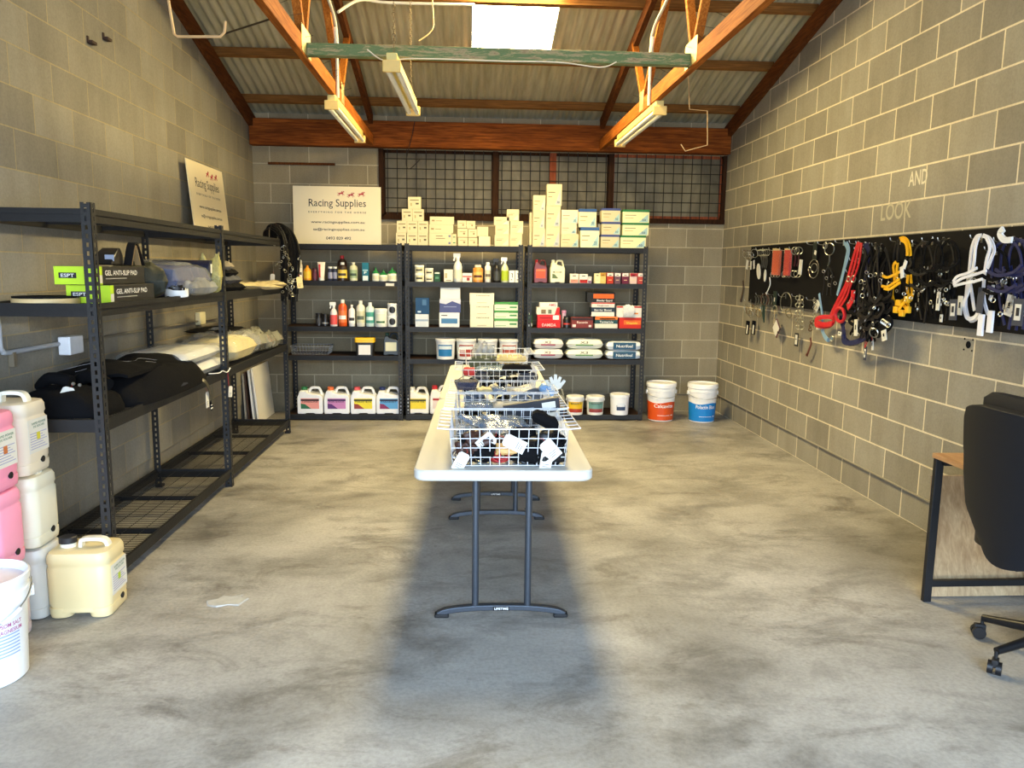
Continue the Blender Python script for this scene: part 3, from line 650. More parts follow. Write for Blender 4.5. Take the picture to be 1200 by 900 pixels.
film('red_pouch', 3, -.2, -.15, .11, .08, .08, .06, REDC, 'small red pouch at the left corner of the fourth basket', 8, .3, cat='pouch')
film('plastic_packet', 3, -.02, 0, .13, .26, .2, .03, FILM2, 'clear packet spread over the straps in the fourth basket', 8, .5, cat='packet')
film('clear_bag', 4, -.13, -.1, .08, .16, .1, .15, MILKY, 'crumpled clear bag standing up at the left of the farthest basket', 11, .8, rot=(.2, .2, .3))
film('green_pouch', 4, -.1, -.2, .03, .24, .05, .11, M((58, 66, 48), .7), 'dark green pouch behind the grid at the left of the farthest basket', 12, .3, cat='pouch')
film('lace_bag', 4, .11, -.17, .08, .24, .12, .07, CREAMF, 'pale crumpled packet with lace pattern at the right of the farthest basket', 13, .8)
# clear case with dark goggles perched on the left rim of the middle basket
x, y = BK[2]
t = T('goggle_case', 'clear plastic case of dark goggles on the left rim of the middle basket', 'case', (x-.2, y-.15, TH+BH+.008), 0)
MB().loft([rrect(.1, .09, .02, 0), rrect(.13, .12, .03, .04), rrect(.13, .12, .03, .045)]).build('tray', M((60, 62, 80), .25, alpha=.75), t)
pillow(.1, .08, .03, 4, .3).build('goggles', M((30, 32, 60), .3), t, (0, 0, .012))
MB().tube(sm([(-.06, -.05, .045), (-.01, -.03, .075), (.05, -.04, .06), (.07, -.05, .045)], 4), .003, 6).build('band', STEEL, t)
# black flat boxes leaning across the rims of the second basket
x, y = BK[1]
def flatbox(px, py, rot, lab, dz=0):
    p = at(px, py, Y=y-.20+dz); t = T('flat_box', lab, 'box', (p.x, p.y, p.z), rot=(.15, rot, 0))
    MB().box(-.135, .135, -.011, .011, -.034, .034).build('carton_body', M((36, 38, 46), .6), t, bevel=.002)
    MB().box(.05, .115, -.0125, -.0115, -.012, .020).build('label', PAPER, t); MB().box(-.05, .01, -.0125, -.0115, .002, .006).build('print', M((130, 135, 145), .5), t)
    MB().box(.1355, .1365, -.010, .010, -.032, .032).build('end_flap', M((160, 96, 60), .6), t)
flatbox(623, 478, -.16, 'flat charcoal box with a white label lying across the right of the second basket')
flatbox(628, 486, -.05, 'lower flat charcoal box under another one on the second basket', .06)
p = at(651, 449, Y=BK[2][1]+.05)
t = T('lace_tags', 'cluster of white patterned tags sticking out at the right of the middle basket', 'tag cluster', tuple(p))
for k in range(5): MB().prism([(-.012, 0), (0, -.03), (.012, 0), (.008, .05), (-.008, .05)], -.001, .001).build('tag_leaf', PAPER, t, (0.012*(k-2), .004*k, -.012*abs(k-2))).rotation_euler.y = .35*(k-2)
p = at(638, 456, Y=BK[2][1]-.05); t = tag(pillow(.09, .06, .05, 3, .6).build('blue_packet', M((120, 160, 205), .3, bump=.6)), 'light blue crumpled packet over the right rim of the middle basket', 'packet'); t.location = (p.x, p.y, p.z-.03); t.rotation_euler.y = .5
# ---------------------------------------------------------------- goods on the back shelves
YS = {1: 290, 2: 330, 3: 384, 4: 419, 5: 488}
PXM = .00862      # metres per pixel at the goods' depth
def col(c, rough=.5, **k): return c if isinstance(c, bpy.types.Material) else M(c, rough, 0, .05, 40, **k)
def spot(px, tier, yd=.06, unit=None):
    Y = BY0+yd; z = TZ[tier]
    if unit == 1 and tier == 4: z = .665
    return (at(px, YS[tier], Y=Y).x, Y, z+.0006)
def lat(t, name, prof, mat, n=20): return MB().lathe(prof, n).build(name, mat, t)
def ring_label(t, r, z0, z1, mat, a=1.25, name='label'):
    vs, fs = patch(lambda z: r+.0007, z0, z1, a, 12); return MB().add(vs, fs).build(name, mat, t)
def bottle(pos, w, h, c, cap, lab=None, label='', cat='bottle', shape='round', labz=(.15, .6), stripe=None, group=None, name='bottle', capr=.36, sh=.16, caph=.12, txt=None, tcol=INK):
    t = T(name, label, cat, pos, group=group); r = w/2; nb = h*(1-caph)
    lat(t, 'body', [(r*.92, 0), (r, h*.02), (r, nb-h*sh), (r*.9, nb-h*sh*.6), (r*capr*1.05, nb-h*.015), (r*capr, nb)], col(c, .35, spec=.6))
    lat(t, 'cap', [(r*capr*1.12, nb-h*.012), (r*capr*1.12, h*.99), (r*capr, h)], col(cap))
    if lab: ring_label(t, r, h*labz[0], h*labz[1], col(lab))
    if stripe: vs, fs = patch(lambda z: r+.0012, h*(labz[0]+.12), h*(labz[0]+.26), .9, 8); MB().add(vs, fs).build('label_stripe', col(stripe), t)
    if txt: text(txt, w*.8, tcol if isinstance(tcol, bpy.types.Material) else col(tcol), t, (0, 0, h*(labz[1]-.1)), bend=r+.0016, height=h*.07)
    return t
def spray(pos, w, h, c, trig, lab, label, group=None, labz=(.1, .55)):
    t = T('spray_bottle', label, 'spray bottle', pos, group=group); r = w/2; hb = h*.78
    lat(t, 'body', [(r*.92, 0), (r, hb*.02), (r, hb*.7), (r*.8, hb*.82), (r*.36, hb*.95), (r*.36, hb)], col(c, .3))
    if lab: ring_label(t, r, hb*labz[0], hb*labz[1]*1.1, col(lab))
    mb = MB(); mb.cyl((0, 0, hb-.004), (0, 0, hb+h*.08), r*.42, 10); mb.box(-r*1.05, r*.6, -r*.22, r*.22, hb+h*.08, h)
    mb.build('spray_head', col(trig), t, bevel=.001)
    mb = MB(); mb.bar((-r*.7, 0, hb+h*.09), (-r*.95, 0, hb-h*.04), r*.3, r*.18, (0, 1, 0)); mb.build('trigger', col(trig), t); return t
def tub(pos, w, h, c, lid, lab, label, cat='tub', taper=.92, lidh=.14, bail=False, name='tub', group=None, labz=(.15, .72), a=.8, band=None, txt=None, tcol=INK, square=0, n=24, oval=None):
    t = T(name, label, cat, pos, group=group); r = w/2; hl = h*(1-lidh)
    if square:
        mb = MB().loft([rrect(w*.94*taper, w*square*taper, .02, 0), rrect(w*.94, w*square*.94, .02, hl)]); mb.build('body', col(c), t)
        MB().loft([rrect(w, w*square, .02, hl-.004), rrect(w, w*square, .02, h-.003), rrect(w*.97, w*square*.97, .02, h)]).build('lid', col(lid), t)
        if lab: MB().box(-w*.3, w*.3, -w*square*.5*.97-.001, -w*square*.5*.93, h*.08, h*.62).build('label', col(lab), t)
        return t
    lat(t, 'body', [(r*taper*.93, 0), (r*taper*.95, h*.01), (r*.95, hl)], col(c, .4), n)
    lat(t, 'lid', [(r*.95, hl-.003), (r, hl), (r, h-.004), (r*.94, h), (r*.9, h-.003), (0.001, h-.003)], col(lid, .4), n)
    rad = lambda z: r*(taper*.95+(.95-taper*.95)*(z/hl))+.0009
    if lab:
        vs, fs = patch(rad, h*labz[0], h*labz[1], a, 10); MB().add(vs, fs).build('label', col(lab), t)
    if band:
        vs, fs = patch(lambda z: rad(z)+.0006, h*band[0], h*band[1], a*.9, 10); MB().add(vs, fs).build('label_band', col(band[2]), t)
    if txt: text(txt, w*.62, tcol if isinstance(tcol, bpy.types.Material) else col(tcol), t, (0, 0, h*(labz[1]-.1)), bend=rad(h*(labz[1]-.1))+.0015, height=h*.085)
    if bail:
        pts = [(r*1.01*cos(a_), -r*.6*abs(sin(a_))-r*.55*sin(a_)*0, hl*.93-h*.18*sin(a_)) for a_ in [pi*k/12 for k in range(13)]]
        pts = [(r*1.02*cos(a_), -r*1.02*sin(a_), hl*.93-h*.14*sin(a_)) for a_ in [pi*k/12 for k in range(13)]]
        MB().tube(pts, .0018, 5).build('bail_handle', STEEL, t)
        for s in (-1, 1): MB().box(*sorted((s*r*.95, s*r*1.06)), -.012, .012, hl*.86, hl*.98).build('bail_lug', col(c), t)
    return t
def carton(pos, w, h, d, c, label, bands=(), polys=(), texts=(), group=None, name='carton', cat='box', rz=0, rx=0, lid=None):
    """bands: (x0,z0,x1,z1,colour) fractions of the front; polys: (points, colour)"""
    t = T(name, label, cat, (pos[0], pos[1]+d/2, pos[2]), rot=(rx, 0, rz), group=group)
    MB().box(-w/2, w/2, -d/2, d/2, 0, h).build('carton_body', col(c, .75), t, bevel=.0012)
    if lid: MB().box(-w/2-.0008, w/2+.0008, -d/2-.0008, d/2+.0008, h*(1-lid[0]), h+.0008).build('lid', col(lid[1], .7), t, bevel=.001)
    by = {}
    for x0, z0, x1, z1, cc in bands: by.setdefault(cc, MB()).box(-w/2+x0*w, -w/2+x1*w, -d/2-.0018, -d/2-.0009, z0*h, z1*h)
    for pl, cc in polys: by.setdefault(cc, MB()).prism([(-w/2+x*w, z*h) for x, z in pl], -d/2-.0020, -d/2-.0011)
    for cc, mb in by.items(): mb.build('print', col(cc, .7), t, smooth=False)
    for s, cx, cz, wf, hf, cc in texts: text(s, w*wf, col(cc), t, (-w/2+cx*w, -d/2-.0024, cz*h), height=h*hf)
    return t
def jug(pos, w, h, c, cap, lab, label, band=None, band2=None, d=.13, txt=None, tcol=INK, mat=None, cat='jug', group=None, side=1, name='jug'):
    t = T(name, label, cat, (pos[0], pos[1]+d/2, pos[2]), group=group); m_ = mat or col(c, .4); s = side
    P = [(-.5, .03), (-.47, 0), (-.2, 0), (-.14, .03), (.14, .03), (.2, 0), (.47, 0), (.5, .03), (.5, .60), (.46, .68), (.40, .72), (.1, .76), (-.12, .80), (-.17, .88), (-.40, .88), (-.43, .80), (-.47, .7), (-.5, .62)]
    MB().prism([(s*x*w, z*h) for x, z in P], -d/2, d/2).build('body', m_, t, bevel=min(.012, w*.06), seg=3)
    MB().tube(sm([(s*-.08*w, 0, .80*h), (s*-.02*w, 0, .93*h), (s*.06*w, 0, .965*h), (s*.24*w, 0, .965*h), (s*.33*w, 0, .92*h), (s*.43*w, 0, .68*h)], 5), min(.014, w*.062), 8).build('handle', m_, t)
    MB().lathe([(w*.125, .865*h), (w*.125, .99*h), (w*.11, h)], 14, (-s*.285*w, 0, 0)).build('cap', col(cap), t)
    if lab: MB().box(-w*.36, w*.36, -d/2-.0012, -d/2-.0004, h*.2, h*.6).build('label', col(lab, .6), t, smooth=False)
    if band: MB().box(-w*.36, w*.36, -d/2-.0018, -d/2-.0013, h*.5, h*.57).build('label_band', col(band, .6), t, smooth=False)
    if band2: MB().prism([(-w*.36, h*.2), (w*.05, h*.2), (-w*.2, h*.38), (-w*.36, h*.4)], -d/2-.0018, -d/2-.0013).build('label_picture', col(band2, .6), t, smooth=False)
    if txt: text(txt, w*.62, col(tcol), t, (0, -d/2-.0022, h*.47), height=h*.055)
    return t
K = PXM
# unit 1, second shelf
W_ = (232, 232, 224)
def A(px, tier, yd=.05, unit=None): return spot(px, tier, yd, unit)
bottle(A(351, 2), 8*K, 23*K, (196, 192, 180), (225, 225, 220), (236, 234, 225), 'white and grey aerosol can at the left end of the small bottles shelf', 'can', stripe=(80, 80, 85), capr=.7, name='aerosol_can')
bottle(A(360.5, 2), 9*K, 17*K, (236, 160, 24), (236, 150, 20), (245, 196, 60), 'small round yellow-orange bottle on the shelf below the white sign', sh=.3, capr=.3)
bottle(A(369, 2), 6*K, 14*K, (74, 24, 44), (60, 20, 36), (98, 40, 60), 'small dark maroon jar between the yellow bottle and the red tube', 'jar', capr=.8, name='jar')
t = T('cream_tube', 'white and red tube standing on its cap on the shelf below the white sign', 'tube', A(377, 2))
MB().loft([rrect(.05, .05, .024, 0), rrect(.052, .052, .025, .02), rrect(.076, .03, .014, .17), rrect(.08, .006, .003, 21*K)]).build('body', col((236, 226, 208)), t)
MB().loft([rrect(.054, .054, .026, .0), rrect(.054, .054, .026, .018)]).build('cap', col((235, 235, 230)), t); MB().box(-.022, -.006, -.0255, -.018, .03, .16).build('label_stripe', col((190, 34, 30)), t)
for px, nm in ((387.3, 'left'), (392.8, 'right')): bottle(A(px, 2), 5.3*K, 16*K, (40, 44, 66), (228, 228, 222), (150, 150, 170), 'small dark bottle with white cap, %s one of a touching pair' % nm, capr=.8, group=None)
bottle(A(401.5, 2, .14), 11*K, 29*K, (40, 24, 16), (190, 30, 26), (60, 30, 20), 'tall dark bottle with a red cap standing behind the brown bottle')
bottle(A(401.7, 2), 11*K, 21*K, (44, 26, 14), (230, 230, 224), (226, 196, 80), 'brown bottle with white cap and yellow label below the white sign', stripe=(60, 50, 40))
bottle(A(414.5, 2), 9*K, 21*K, (206, 204, 170), (226, 222, 200), (150, 170, 130), 'cream bottle with a pale green label on the shelf below the sign', stripe=(60, 80, 60))
carton(A(428.3, 2), 7.5*K, 21*K, .05, (16, 104, 128), 'tall teal box among the bottles below the white sign', bands=((.1, .02, .9, .28, (224, 232, 230)), (.1, .55, .9, .62, (170, 214, 220))), texts=(('F', .5, .45, .4, .12, (220, 235, 235)),))
def conejar(px, w, h, lab):
    t = T('salve_jar', lab, 'jar', A(px, 2)); r = w/2
    lat(t, 'body', [(r*.95, 0), (r, .003), (r, h*.5), (r*.9, h*.55)], col((232, 230, 212))); lat(t, 'lid', [(r*.95, h*.55), (r*.95, h*.62), (r*.5, h*.72), (r*.16, h*.86), (r*.12, h)], col((30, 120, 60)))
    ring_label(t, r, h*.12, h*.4, col((210, 206, 176)))
conejar(440.5, 8.5*K, 16*K, 'small white jar with a tall pointed green nozzle lid'); conejar(449.5, 10*K, 13*K, 'white jar with domed green lid, middle of three green-lidded jars'); conejar(460, 11.5*K, 16*K, 'largest white jar with green lid, next to the right-hand post')
tag(MB().box(-.042, .042, -.001, 0, -.028, 0).build('shelf_ticket', PAPER, None, (at(457, 331, Y=BY0).x, BY0-.0015, 1.395)), 'small white ticket stuck on the shelf edge below the green-lidded jars', 'ticket')
# unit 1, third shelf
bottle(A(374, 3, .1), 8*K, 15*K, (20, 18, 20), (24, 22, 24), (60, 58, 58), 'black jar with a black lid, left one of a pair on the third shelf', 'jar', capr=.85, name='jar')
bottle(A(381.5, 3, .08), 8*K, 14*K, (20, 18, 20), (24, 22, 24), (180, 176, 170), 'black jar with a pale label line, right one of a pair on the third shelf', 'jar', capr=.85, labz=(.2, .3), name='jar')
spray(A(391.5, 3), 8.5*K, 28*K, (240, 226, 220), (236, 236, 232), (226, 84, 80), 'spray bottle with pink-red label and white trigger left of the orange bottle')
bottle(A(402, 3), 10*K, 31*K, (214, 82, 24), (240, 236, 226), (232, 120, 60), 'orange bottle with white cap and horse label on the third shelf', stripe=(246, 240, 230), capr=.4)
bottle(A(412.6, 3), 7.5*K, 25*K, (238, 238, 232), (236, 236, 232), (248, 246, 236), 'slim white bottle with black and yellow label on the third shelf', stripe=(40, 40, 44), capr=.35)
bottle(A(423, 3), 10*K, 30*K, (232, 228, 208), (236, 234, 224), (206, 204, 170), 'tall cream bottle with grey-green label beside the teal bottle', stripe=(90, 100, 84), capr=.38)
bottle(A(434, 3), 10*K, 28*K, (206, 226, 220), (236, 238, 236), (70, 152, 138), 'tall bottle with a teal green label on the third shelf', stripe=(220, 236, 230), capr=.38)
tub(A(446.6, 3, .04), 15*K, 21*K, (236, 236, 226), (240, 240, 234), (224, 226, 206), 'white screw-lid tub with a dark green horse label', taper=1, band=(.22, .32, (40, 96, 60)))
for k, nm in ((0, 'lower'), (1, 'upper')):
    p = A(460.3, 3); t = tub((p[0], p[1], p[2]+k*13.6*K), 12*K, 13.4*K, (238, 238, 232), (242, 242, 238), None, 'white tub with a round black label, %s of two stacked ones' % nm, taper=1)
    r = 6*K+.0006; n = 16
    MB().add([(r*sin(x/r), -r*cos(x/r)-.0012, z) for x, z in [(e*.034*cos(2*pi*q/n), e*.034*sin(2*pi*q/n)+6.2*K) for e in (1, .6, .2) for q in range(n)]], [tuple(range(2*n, 3*n))]+[(e*n+q, e*n+(q+1) % n, (e+1)*n+(q+1) % n, (e+1)*n+q) for e in (0, 1) for q in range(n)]).build('round_label', col((24, 24, 26)), t, smooth=False)
# unit 1, fourth shelf
p = A(363, 4, .05, 1)
t = T('wire_tray', 'empty grey wire tray on the fourth shelf below the black jars', 'tray', (p[0], p[1]+.14, p[2])); basket_geo(.36, .24, .085, t, .03, .002, M((176, 178, 180), .35, .5), .0016)
tub(A(428.3, 4, .03, 1), 23*K, 21*K, (24, 24, 26), (232, 184, 30), (236, 230, 224), 'black oblong tub with a yellow lid and white label', square=.7, lidh=.22)
jug(A(458.3, 4, .04, 1), 18*K, 26*K, (48, 56, 62), (30, 70, 50), (214, 212, 184), 'dark grey jug with cream label on the fourth shelf')
# unit 1, bottom shelf: four white jugs
for px, cap, lab, bd, b2, s, nm in ((363.6, (30, 104, 60), (232, 150, 140), (60, 28, 30), (40, 104, 70), 'CARBALINE', 'a green cap and red-green label'), (394.8, (222, 112, 60), (200, 130, 182), (60, 30, 80), (90, 40, 110), 'IRON SHOCK', 'an orange cap and purple label'), (425.8, (214, 84, 90), (238, 216, 50), (60, 60, 20), (150, 60, 50), 'FOLIC B12', 'a pink cap and yellow label'), (455.8, (26, 42, 92), (90, 160, 214), (20, 30, 60), (130, 40, 90), 'PARAKEET', 'a dark blue cap and blue label')):
    jug(A(px, 5, .03), 29.5*K, 31*K, (240, 240, 240), cap, lab, 'large white jug with %s on the bottom shelf' % nm, bd, b2, .19, s, INK)
# big sign on top of unit 1
def horses(t, w, cx, cz, yy):
    mb = MB()
    def horse(ox, oz, s, fl=1):
        P = [[(-.5, .1), (-.35, .25), (0, .2), (.3, .32), (.42, .5), (.5, .62), (.56, .55), (.74, .44), (.70, .36), (.56, .40), (.46, .18), (.36, .0), (.1, -.04), (-.3, -.02), (-.48, -.02)],
             [(.36, .04), (.62, -.08), (.72, -.3), (.66, -.32), (.55, -.14), (.28, -.02)], [(.3, .0), (.44, -.2), (.4, -.42), (.34, -.42), (.36, -.2), (.18, -.02)],
             [(-.36, .06), (-.62, -.14), (-.85, -.3), (-.82, -.36), (-.55, -.2), (-.26, -.02)], [(-.3, 0), (-.4, -.22), (-.62, -.42), (-.58, -.48), (-.32, -.26), (-.16, -.02)],
             [(-.46, .14), (-.7, .24), (-.9, .14), (-.72, .16), (-.5, .04)], [(-.02, .2), (.02, .42), (.2, .52), (.3, .44), (.18, .36), (.16, .24)], [(.2, .5), (.24, .62), (.34, .6), (.32, .5)]]
        for k, pl in enumerate(P): mb.prism([(cx+(ox+x*s)*w, cz+(oz+z*s)*w) for x, z in pl], yy-.0005-.0002*k, yy)
    horse(-.36, .02, .16); horse(-.02, -.03, .17); horse(.34, 0, .17)
    mb.build('horse_logo', col((176, 24, 34)), t, smooth=False)
CORFL = M((240, 226, 190), .5, 0, .02, 5)
def sign(label, loc, rot, w, h, logo=True):
    t = T('shop_sign', label, 'sign', loc, rot=rot)
    MB().box(-w/2, w/2, -.0025, .0025, 0, h).build('panel', CORFL, t, smooth=False)
    horses(t, .33*w, .165*w, .865*h, -.003)
    def L(s, wf, x, z, hh, m_=INK): text(s, w*wf, m_, t, (x*w, -.0034, z*h), height=hh*h, serif=s[:2] == 'Ra')
    L('Racing Supplies', .655, .0, .70, .165); L('E V E R Y T H I N G   F O R   T H E   H O R S E', .655, 0, .56, .030)
    L('www.racingsupplies.com.au', .61, .005, .385, .055); L('sa@racingsupplies.com.au', .585, .015, .262, .055); L('0493 829 492', .285, .01, .115, .05)
    return t
p0, p1 = at(344.5, 285, Y=8.2), at(447, 287, Y=8.2)
sign('white sign with red horses and black lettering standing on the left back shelving unit', ((p0.x+p1.x)/2, 8.2, TZ[1]+.001), (radians(-1.5), radians(0), 0), p1.x-p0.x, at(400, 218, Y=8.2).z-TZ[1]-.004)
# unit 2, top: white cartons
CB = (208, 197, 160); PR = (116, 98, 66)
def column(cx, boxes, tier, s, ox, d, base, yd=.03):
    """boxes bottom-up: (x0, x1, y0, y1, colour, label, kwargs); heights accumulate so every box rests on the one below"""
    z = TZ[tier]+.001
    for x0, x1, y0, y1, c, lab, kw in boxes:
        w = (x1-x0)/s*K*.985; h = (y1-y0)/s*K*.985; X = A(ox+(x0+x1)/2/s, tier, yd)[0]
        carton((X, BY0+yd, z), w, h, d, c, lab, **kw); z += h+.0008
SMALLP = dict(bands=((.15, .70, .85, .77, PR), (.60, .38, .84, .52, (90, 80, 60)), (.18, .25, .3, .5, (170, 156, 112))))
def sp(**k): q = dict(SMALLP); q.update(k); return q
g = 'small white cartons piled as a pyramid on the middle unit'
column(0, [(55, 127, 437, 522, CB, 'small white carton at the left foot of the pyramid of cartons', sp(group=g)), (62, 132, 355, 435, CB, 'small white carton at the left end of the second pyramid layer', sp(group=g))], 1, 6, 455, .09, 0)
column(0, [(132, 205, 437, 522, CB, 'small white carton in the middle of the bottom pyramid layer', sp(group=g)), (134, 206, 355, 435, CB, 'small white carton in the middle of the second pyramid layer', sp(group=g)), (98, 170, 270, 352, CB, 'small white carton, left of the two in the third pyramid layer', sp(group=g))], 1, 6, 455, .09, 0)
column(0, [(207, 279, 437, 522, CB, 'small white carton at the right foot of the pyramid of cartons', sp(group=g)), (208, 281, 355, 435, CB, 'small white carton at the right end of the second pyramid layer', sp(group=g)), (172, 250, 270, 352, CB, 'small white carton, right of the two in the third pyramid layer', sp(group=g)), (142, 230, 185, 268, CB, 'topmost small white carton of the pyramid on the middle unit', sp(group=g))], 1, 6, 455, .09, 0)
LP = dict(bands=((.08, .4, .2, .6, (150, 130, 90)), (.25, .45, .5, .5, PR)))
column(0, [(287, 447, 437, 522, CB, 'widest long white carton, bottom of the stack beside the pyramid', dict(bands=((.3, .75, .6, .8, PR), (.3, .55, .7, .6, PR), (.85, .7, .95, .85, (110, 120, 150)), (.85, .12, .95, .3, (110, 120, 150))))), (288, 457, 375, 433, CB, 'long white carton in the middle of the three long ones', LP), (293, 462, 318, 373, CB, 'long white carton on top of the three long ones', LP)], 1, 6, 455, .1, 0)
column(0, [(449, 478, 445, 525, CB, 'narrow white carton standing beside the long cartons', dict(bands=((.2, .7, .8, .78, (60, 130, 90)), (.2, .2, .8, .3, (60, 130, 90)))))], 1, 6, 455, .1, 0)
DK = dict(bands=((.55, .3, .75, .5, (140, 120, 90)), (.2, .6, .8, .64, PR)), lid=(.05, (70, 60, 46)))
column(0, [(490, 557, 467, 527, CB, 'little white carton, bottom left of a block of six', DK), (487, 557, 402, 463, CB, 'little white carton, middle left of a block of six', DK), (487, 547, 345, 400, CB, 'little white carton, top left of a block of six', DK)], 1, 6, 455, .08, 0)
column(0, [(563, 625, 467, 527, CB, 'little white carton, bottom right of a block of six', DK), (562, 622, 404, 463, CB, 'little white carton, middle right of a block of six', DK), (550, 610, 345, 400, CB, 'little white carton, top right of a block of six', DK)], 1, 6, 455, .08, 0)
column(0, [(637, 717, 462, 530, (236, 212, 178), 'pinkish cream carton under a plain one, right of the block of six', {}), (625, 702, 395, 460, CB, 'plain cream carton resting on a pinkish one', {})], 1, 6, 455, .08, 0)
TP = dict(bands=((.12, .62, .62, .67, (170, 160, 130)), (.12, .5, .5, .54, PR)), polys=(([(.5, .08), (.92, .1), (.92, .6)], (190, 198, 186)),))
column(0, [(747, 850, 452, 532, CB, 'white carton at the bottom left of the right-hand pile on the middle unit', TP), (752, 850, 385, 450, CB, 'white carton second from the bottom of the right-hand pile on the middle unit', TP), (742, 850, 325, 383, CB, 'white carton on top of two others, left side of the right-hand pile', TP)], 1, 6, 455, .1, 0)
column(0, [(852, 940, 443, 532, CB, 'white carton at the bottom right of the right-hand pile on the middle unit', TP), (855, 947, 354, 441, CB, 'white carton in the middle of the right column of the right-hand pile', TP), (832, 917, 272, 352, CB, 'highest white carton of the right-hand pile on the middle unit', TP)], 1, 6, 455, .1, 0)
# unit 2, second shelf
def stacked(px, w, hs, labs, c, lab, tier=2):
    p = A(px, tier); z = p[2]
    for h, l in zip(hs, labs): tub((p[0], p[1], z), w, h, c, (240, 236, 220), lab, l, taper=1, band=(.3, .5, (60, 60, 50)), lidh=.25); z += h+.0005
stacked(491.5, 11.2*K, (9.6*K, 9.2*K), ('low cream tub, lower of the larger stacked pair on the middle unit', 'low cream tub, upper of the larger stacked pair on the middle unit'), (232, 226, 200), (212, 204, 160))
stacked(503, 9.8*K, (7.2*K, 8.4*K), ('low white tub, lower of the smaller stacked pair', 'low white tub, upper of the smaller stacked pair'), (236, 232, 212), (220, 212, 176))
carton(A(512.3, 2), 7*K, 11.3*K, .05, (30, 76, 56), 'little dark green box beside the stacked tubs', bands=((.1, .82, .9, .95, (230, 232, 220)), (.2, .3, .8, .5, (90, 140, 110))))
carton(A(525.6, 2, .08), 10.5*K, 14.3*K, .08, (236, 230, 208), 'cream box half behind the white spray bottle', bands=((.1, .3, .35, .7, (180, 170, 130)), (.2, .1, .8, .16, PR)))
spray(A(536.5, 2), 10*K, 33*K, (238, 236, 222), (236, 236, 230), (226, 220, 190), 'tall white spray bottle on the middle unit', labz=(.15, .5))
carton(A(547.5, 2), 11.4*K, 10.4*K, .09, (236, 228, 214), 'low white box with red horse marks beside the white spray bottle', bands=((.05, .55, .95, .68, (180, 44, 36)), (.45, .15, .75, .5, (150, 40, 36))))
bottle(A(560, 2), 11.8*K, 20*K, (206, 138, 60), (234, 224, 196), (232, 180, 96), 'amber jar with a cream lid and horse label', 'jar', capr=.6, caph=.13, stripe=(90, 50, 30), name='jar', sh=.1)
bottle(A(571.5, 2), 7.2*K, 23.3*K, (236, 234, 222), (236, 236, 230), (206, 200, 170), 'slender white bottle between the amber jar and black spray bottle', capr=.55, stripe=(110, 100, 80))
spray(A(582, 2), 8*K, 27.5*K, (22, 22, 24), (30, 30, 32), (60, 62, 60), 'black spray bottle on the middle unit')
spray(A(591.5, 2), 8.5*K, 29*K, (226, 226, 180), (236, 236, 232), (170, 190, 40), 'spray bottle with yellow-green label on the middle unit')
for px, l in ((599.7, 'small white box with a black squiggle, left of a pair by the post'), (606.6, 'small white box with a black squiggle, right of a pair by the post')): carton(A(px, 2), 6.2*K, 14*K, .05, (240, 238, 228), l, bands=((.35, .7, .7, .76, (50, 50, 54)), (.55, .4, .68, .7, (50, 50, 54)), (.3, .2, .6, .26, (50, 50, 54))))
# unit 2, third shelf
column(0, [(108, 186, 240, 315, (214, 220, 226), 'silver-white packet box under a blue box on the third shelf', dict(bands=((.0, .45, 1, .6, (150, 170, 196)),))), (110, 190, 142, 238, (24, 70, 112), 'blue box with white mark, standing on a silver box', dict(bands=((.15, .1, .4, .2, (200, 220, 235)), (.5, .55, .8, .9, (70, 110, 150)))))], 3, 5, 465, .09, 0)
column(0, [(248, 368, 232, 318, (232, 234, 236), 'white box with a blue horse picture, bottom of three', dict(bands=((.1, .25, .9, .6, (70, 124, 172)), (.1, .78, .4, .84, (60, 60, 70))))), (250, 375, 150, 230, (74, 84, 138), 'purple-blue box in the middle of three on the third shelf', dict(polys=(([(0, .7), (.3, .62), (.6, .85), (1, .62), (1, 1), (0, 1)], (206, 208, 222)),), bands=((.2, .4, .8, .46, (140, 150, 190)),))), (255, 372, 80, 147, (238, 236, 226), 'plain white box on top of the purple-blue box', {})], 3, 5, 465, .1, 0)
DR = dict(texts=(('DROXINE', .55, .8, .55, .1, (90, 80, 60)),), bands=((.3, .15, .7, .19, (170, 160, 130)),))
column(0, [(428, 567, 247, 318, (238, 230, 200), 'cream carton, bottom of the three cream ones on the third shelf', DR), (428, 567, 182, 245, (238, 230, 200), 'cream carton, middle of the three cream ones on the third shelf', DR), (425, 570, 112, 180, (240, 232, 204), 'cream carton, top of the three cream ones on the third shelf', DR)], 3, 5, 465, .1, 0)
GW = dict(bands=((.05, .68, .6, .76, (200, 206, 180)), (.65, .3, .95, .5, (80, 150, 90)), (.05, .2, .5, .26, (110, 170, 110))), lid=(.3, (70, 150, 76)))
column(0, [(570, 710, 262, 315, (226, 230, 206), 'white and green carton, bottom of the green stack on the third shelf', GW), (570, 710, 212, 260, (226, 230, 206), 'white and green carton, middle of the green stack on the third shelf', GW), (570, 710, 162, 210, (226, 230, 206), 'white and green carton, top of the green stack on the third shelf', GW)], 3, 5, 465, .1, 0)
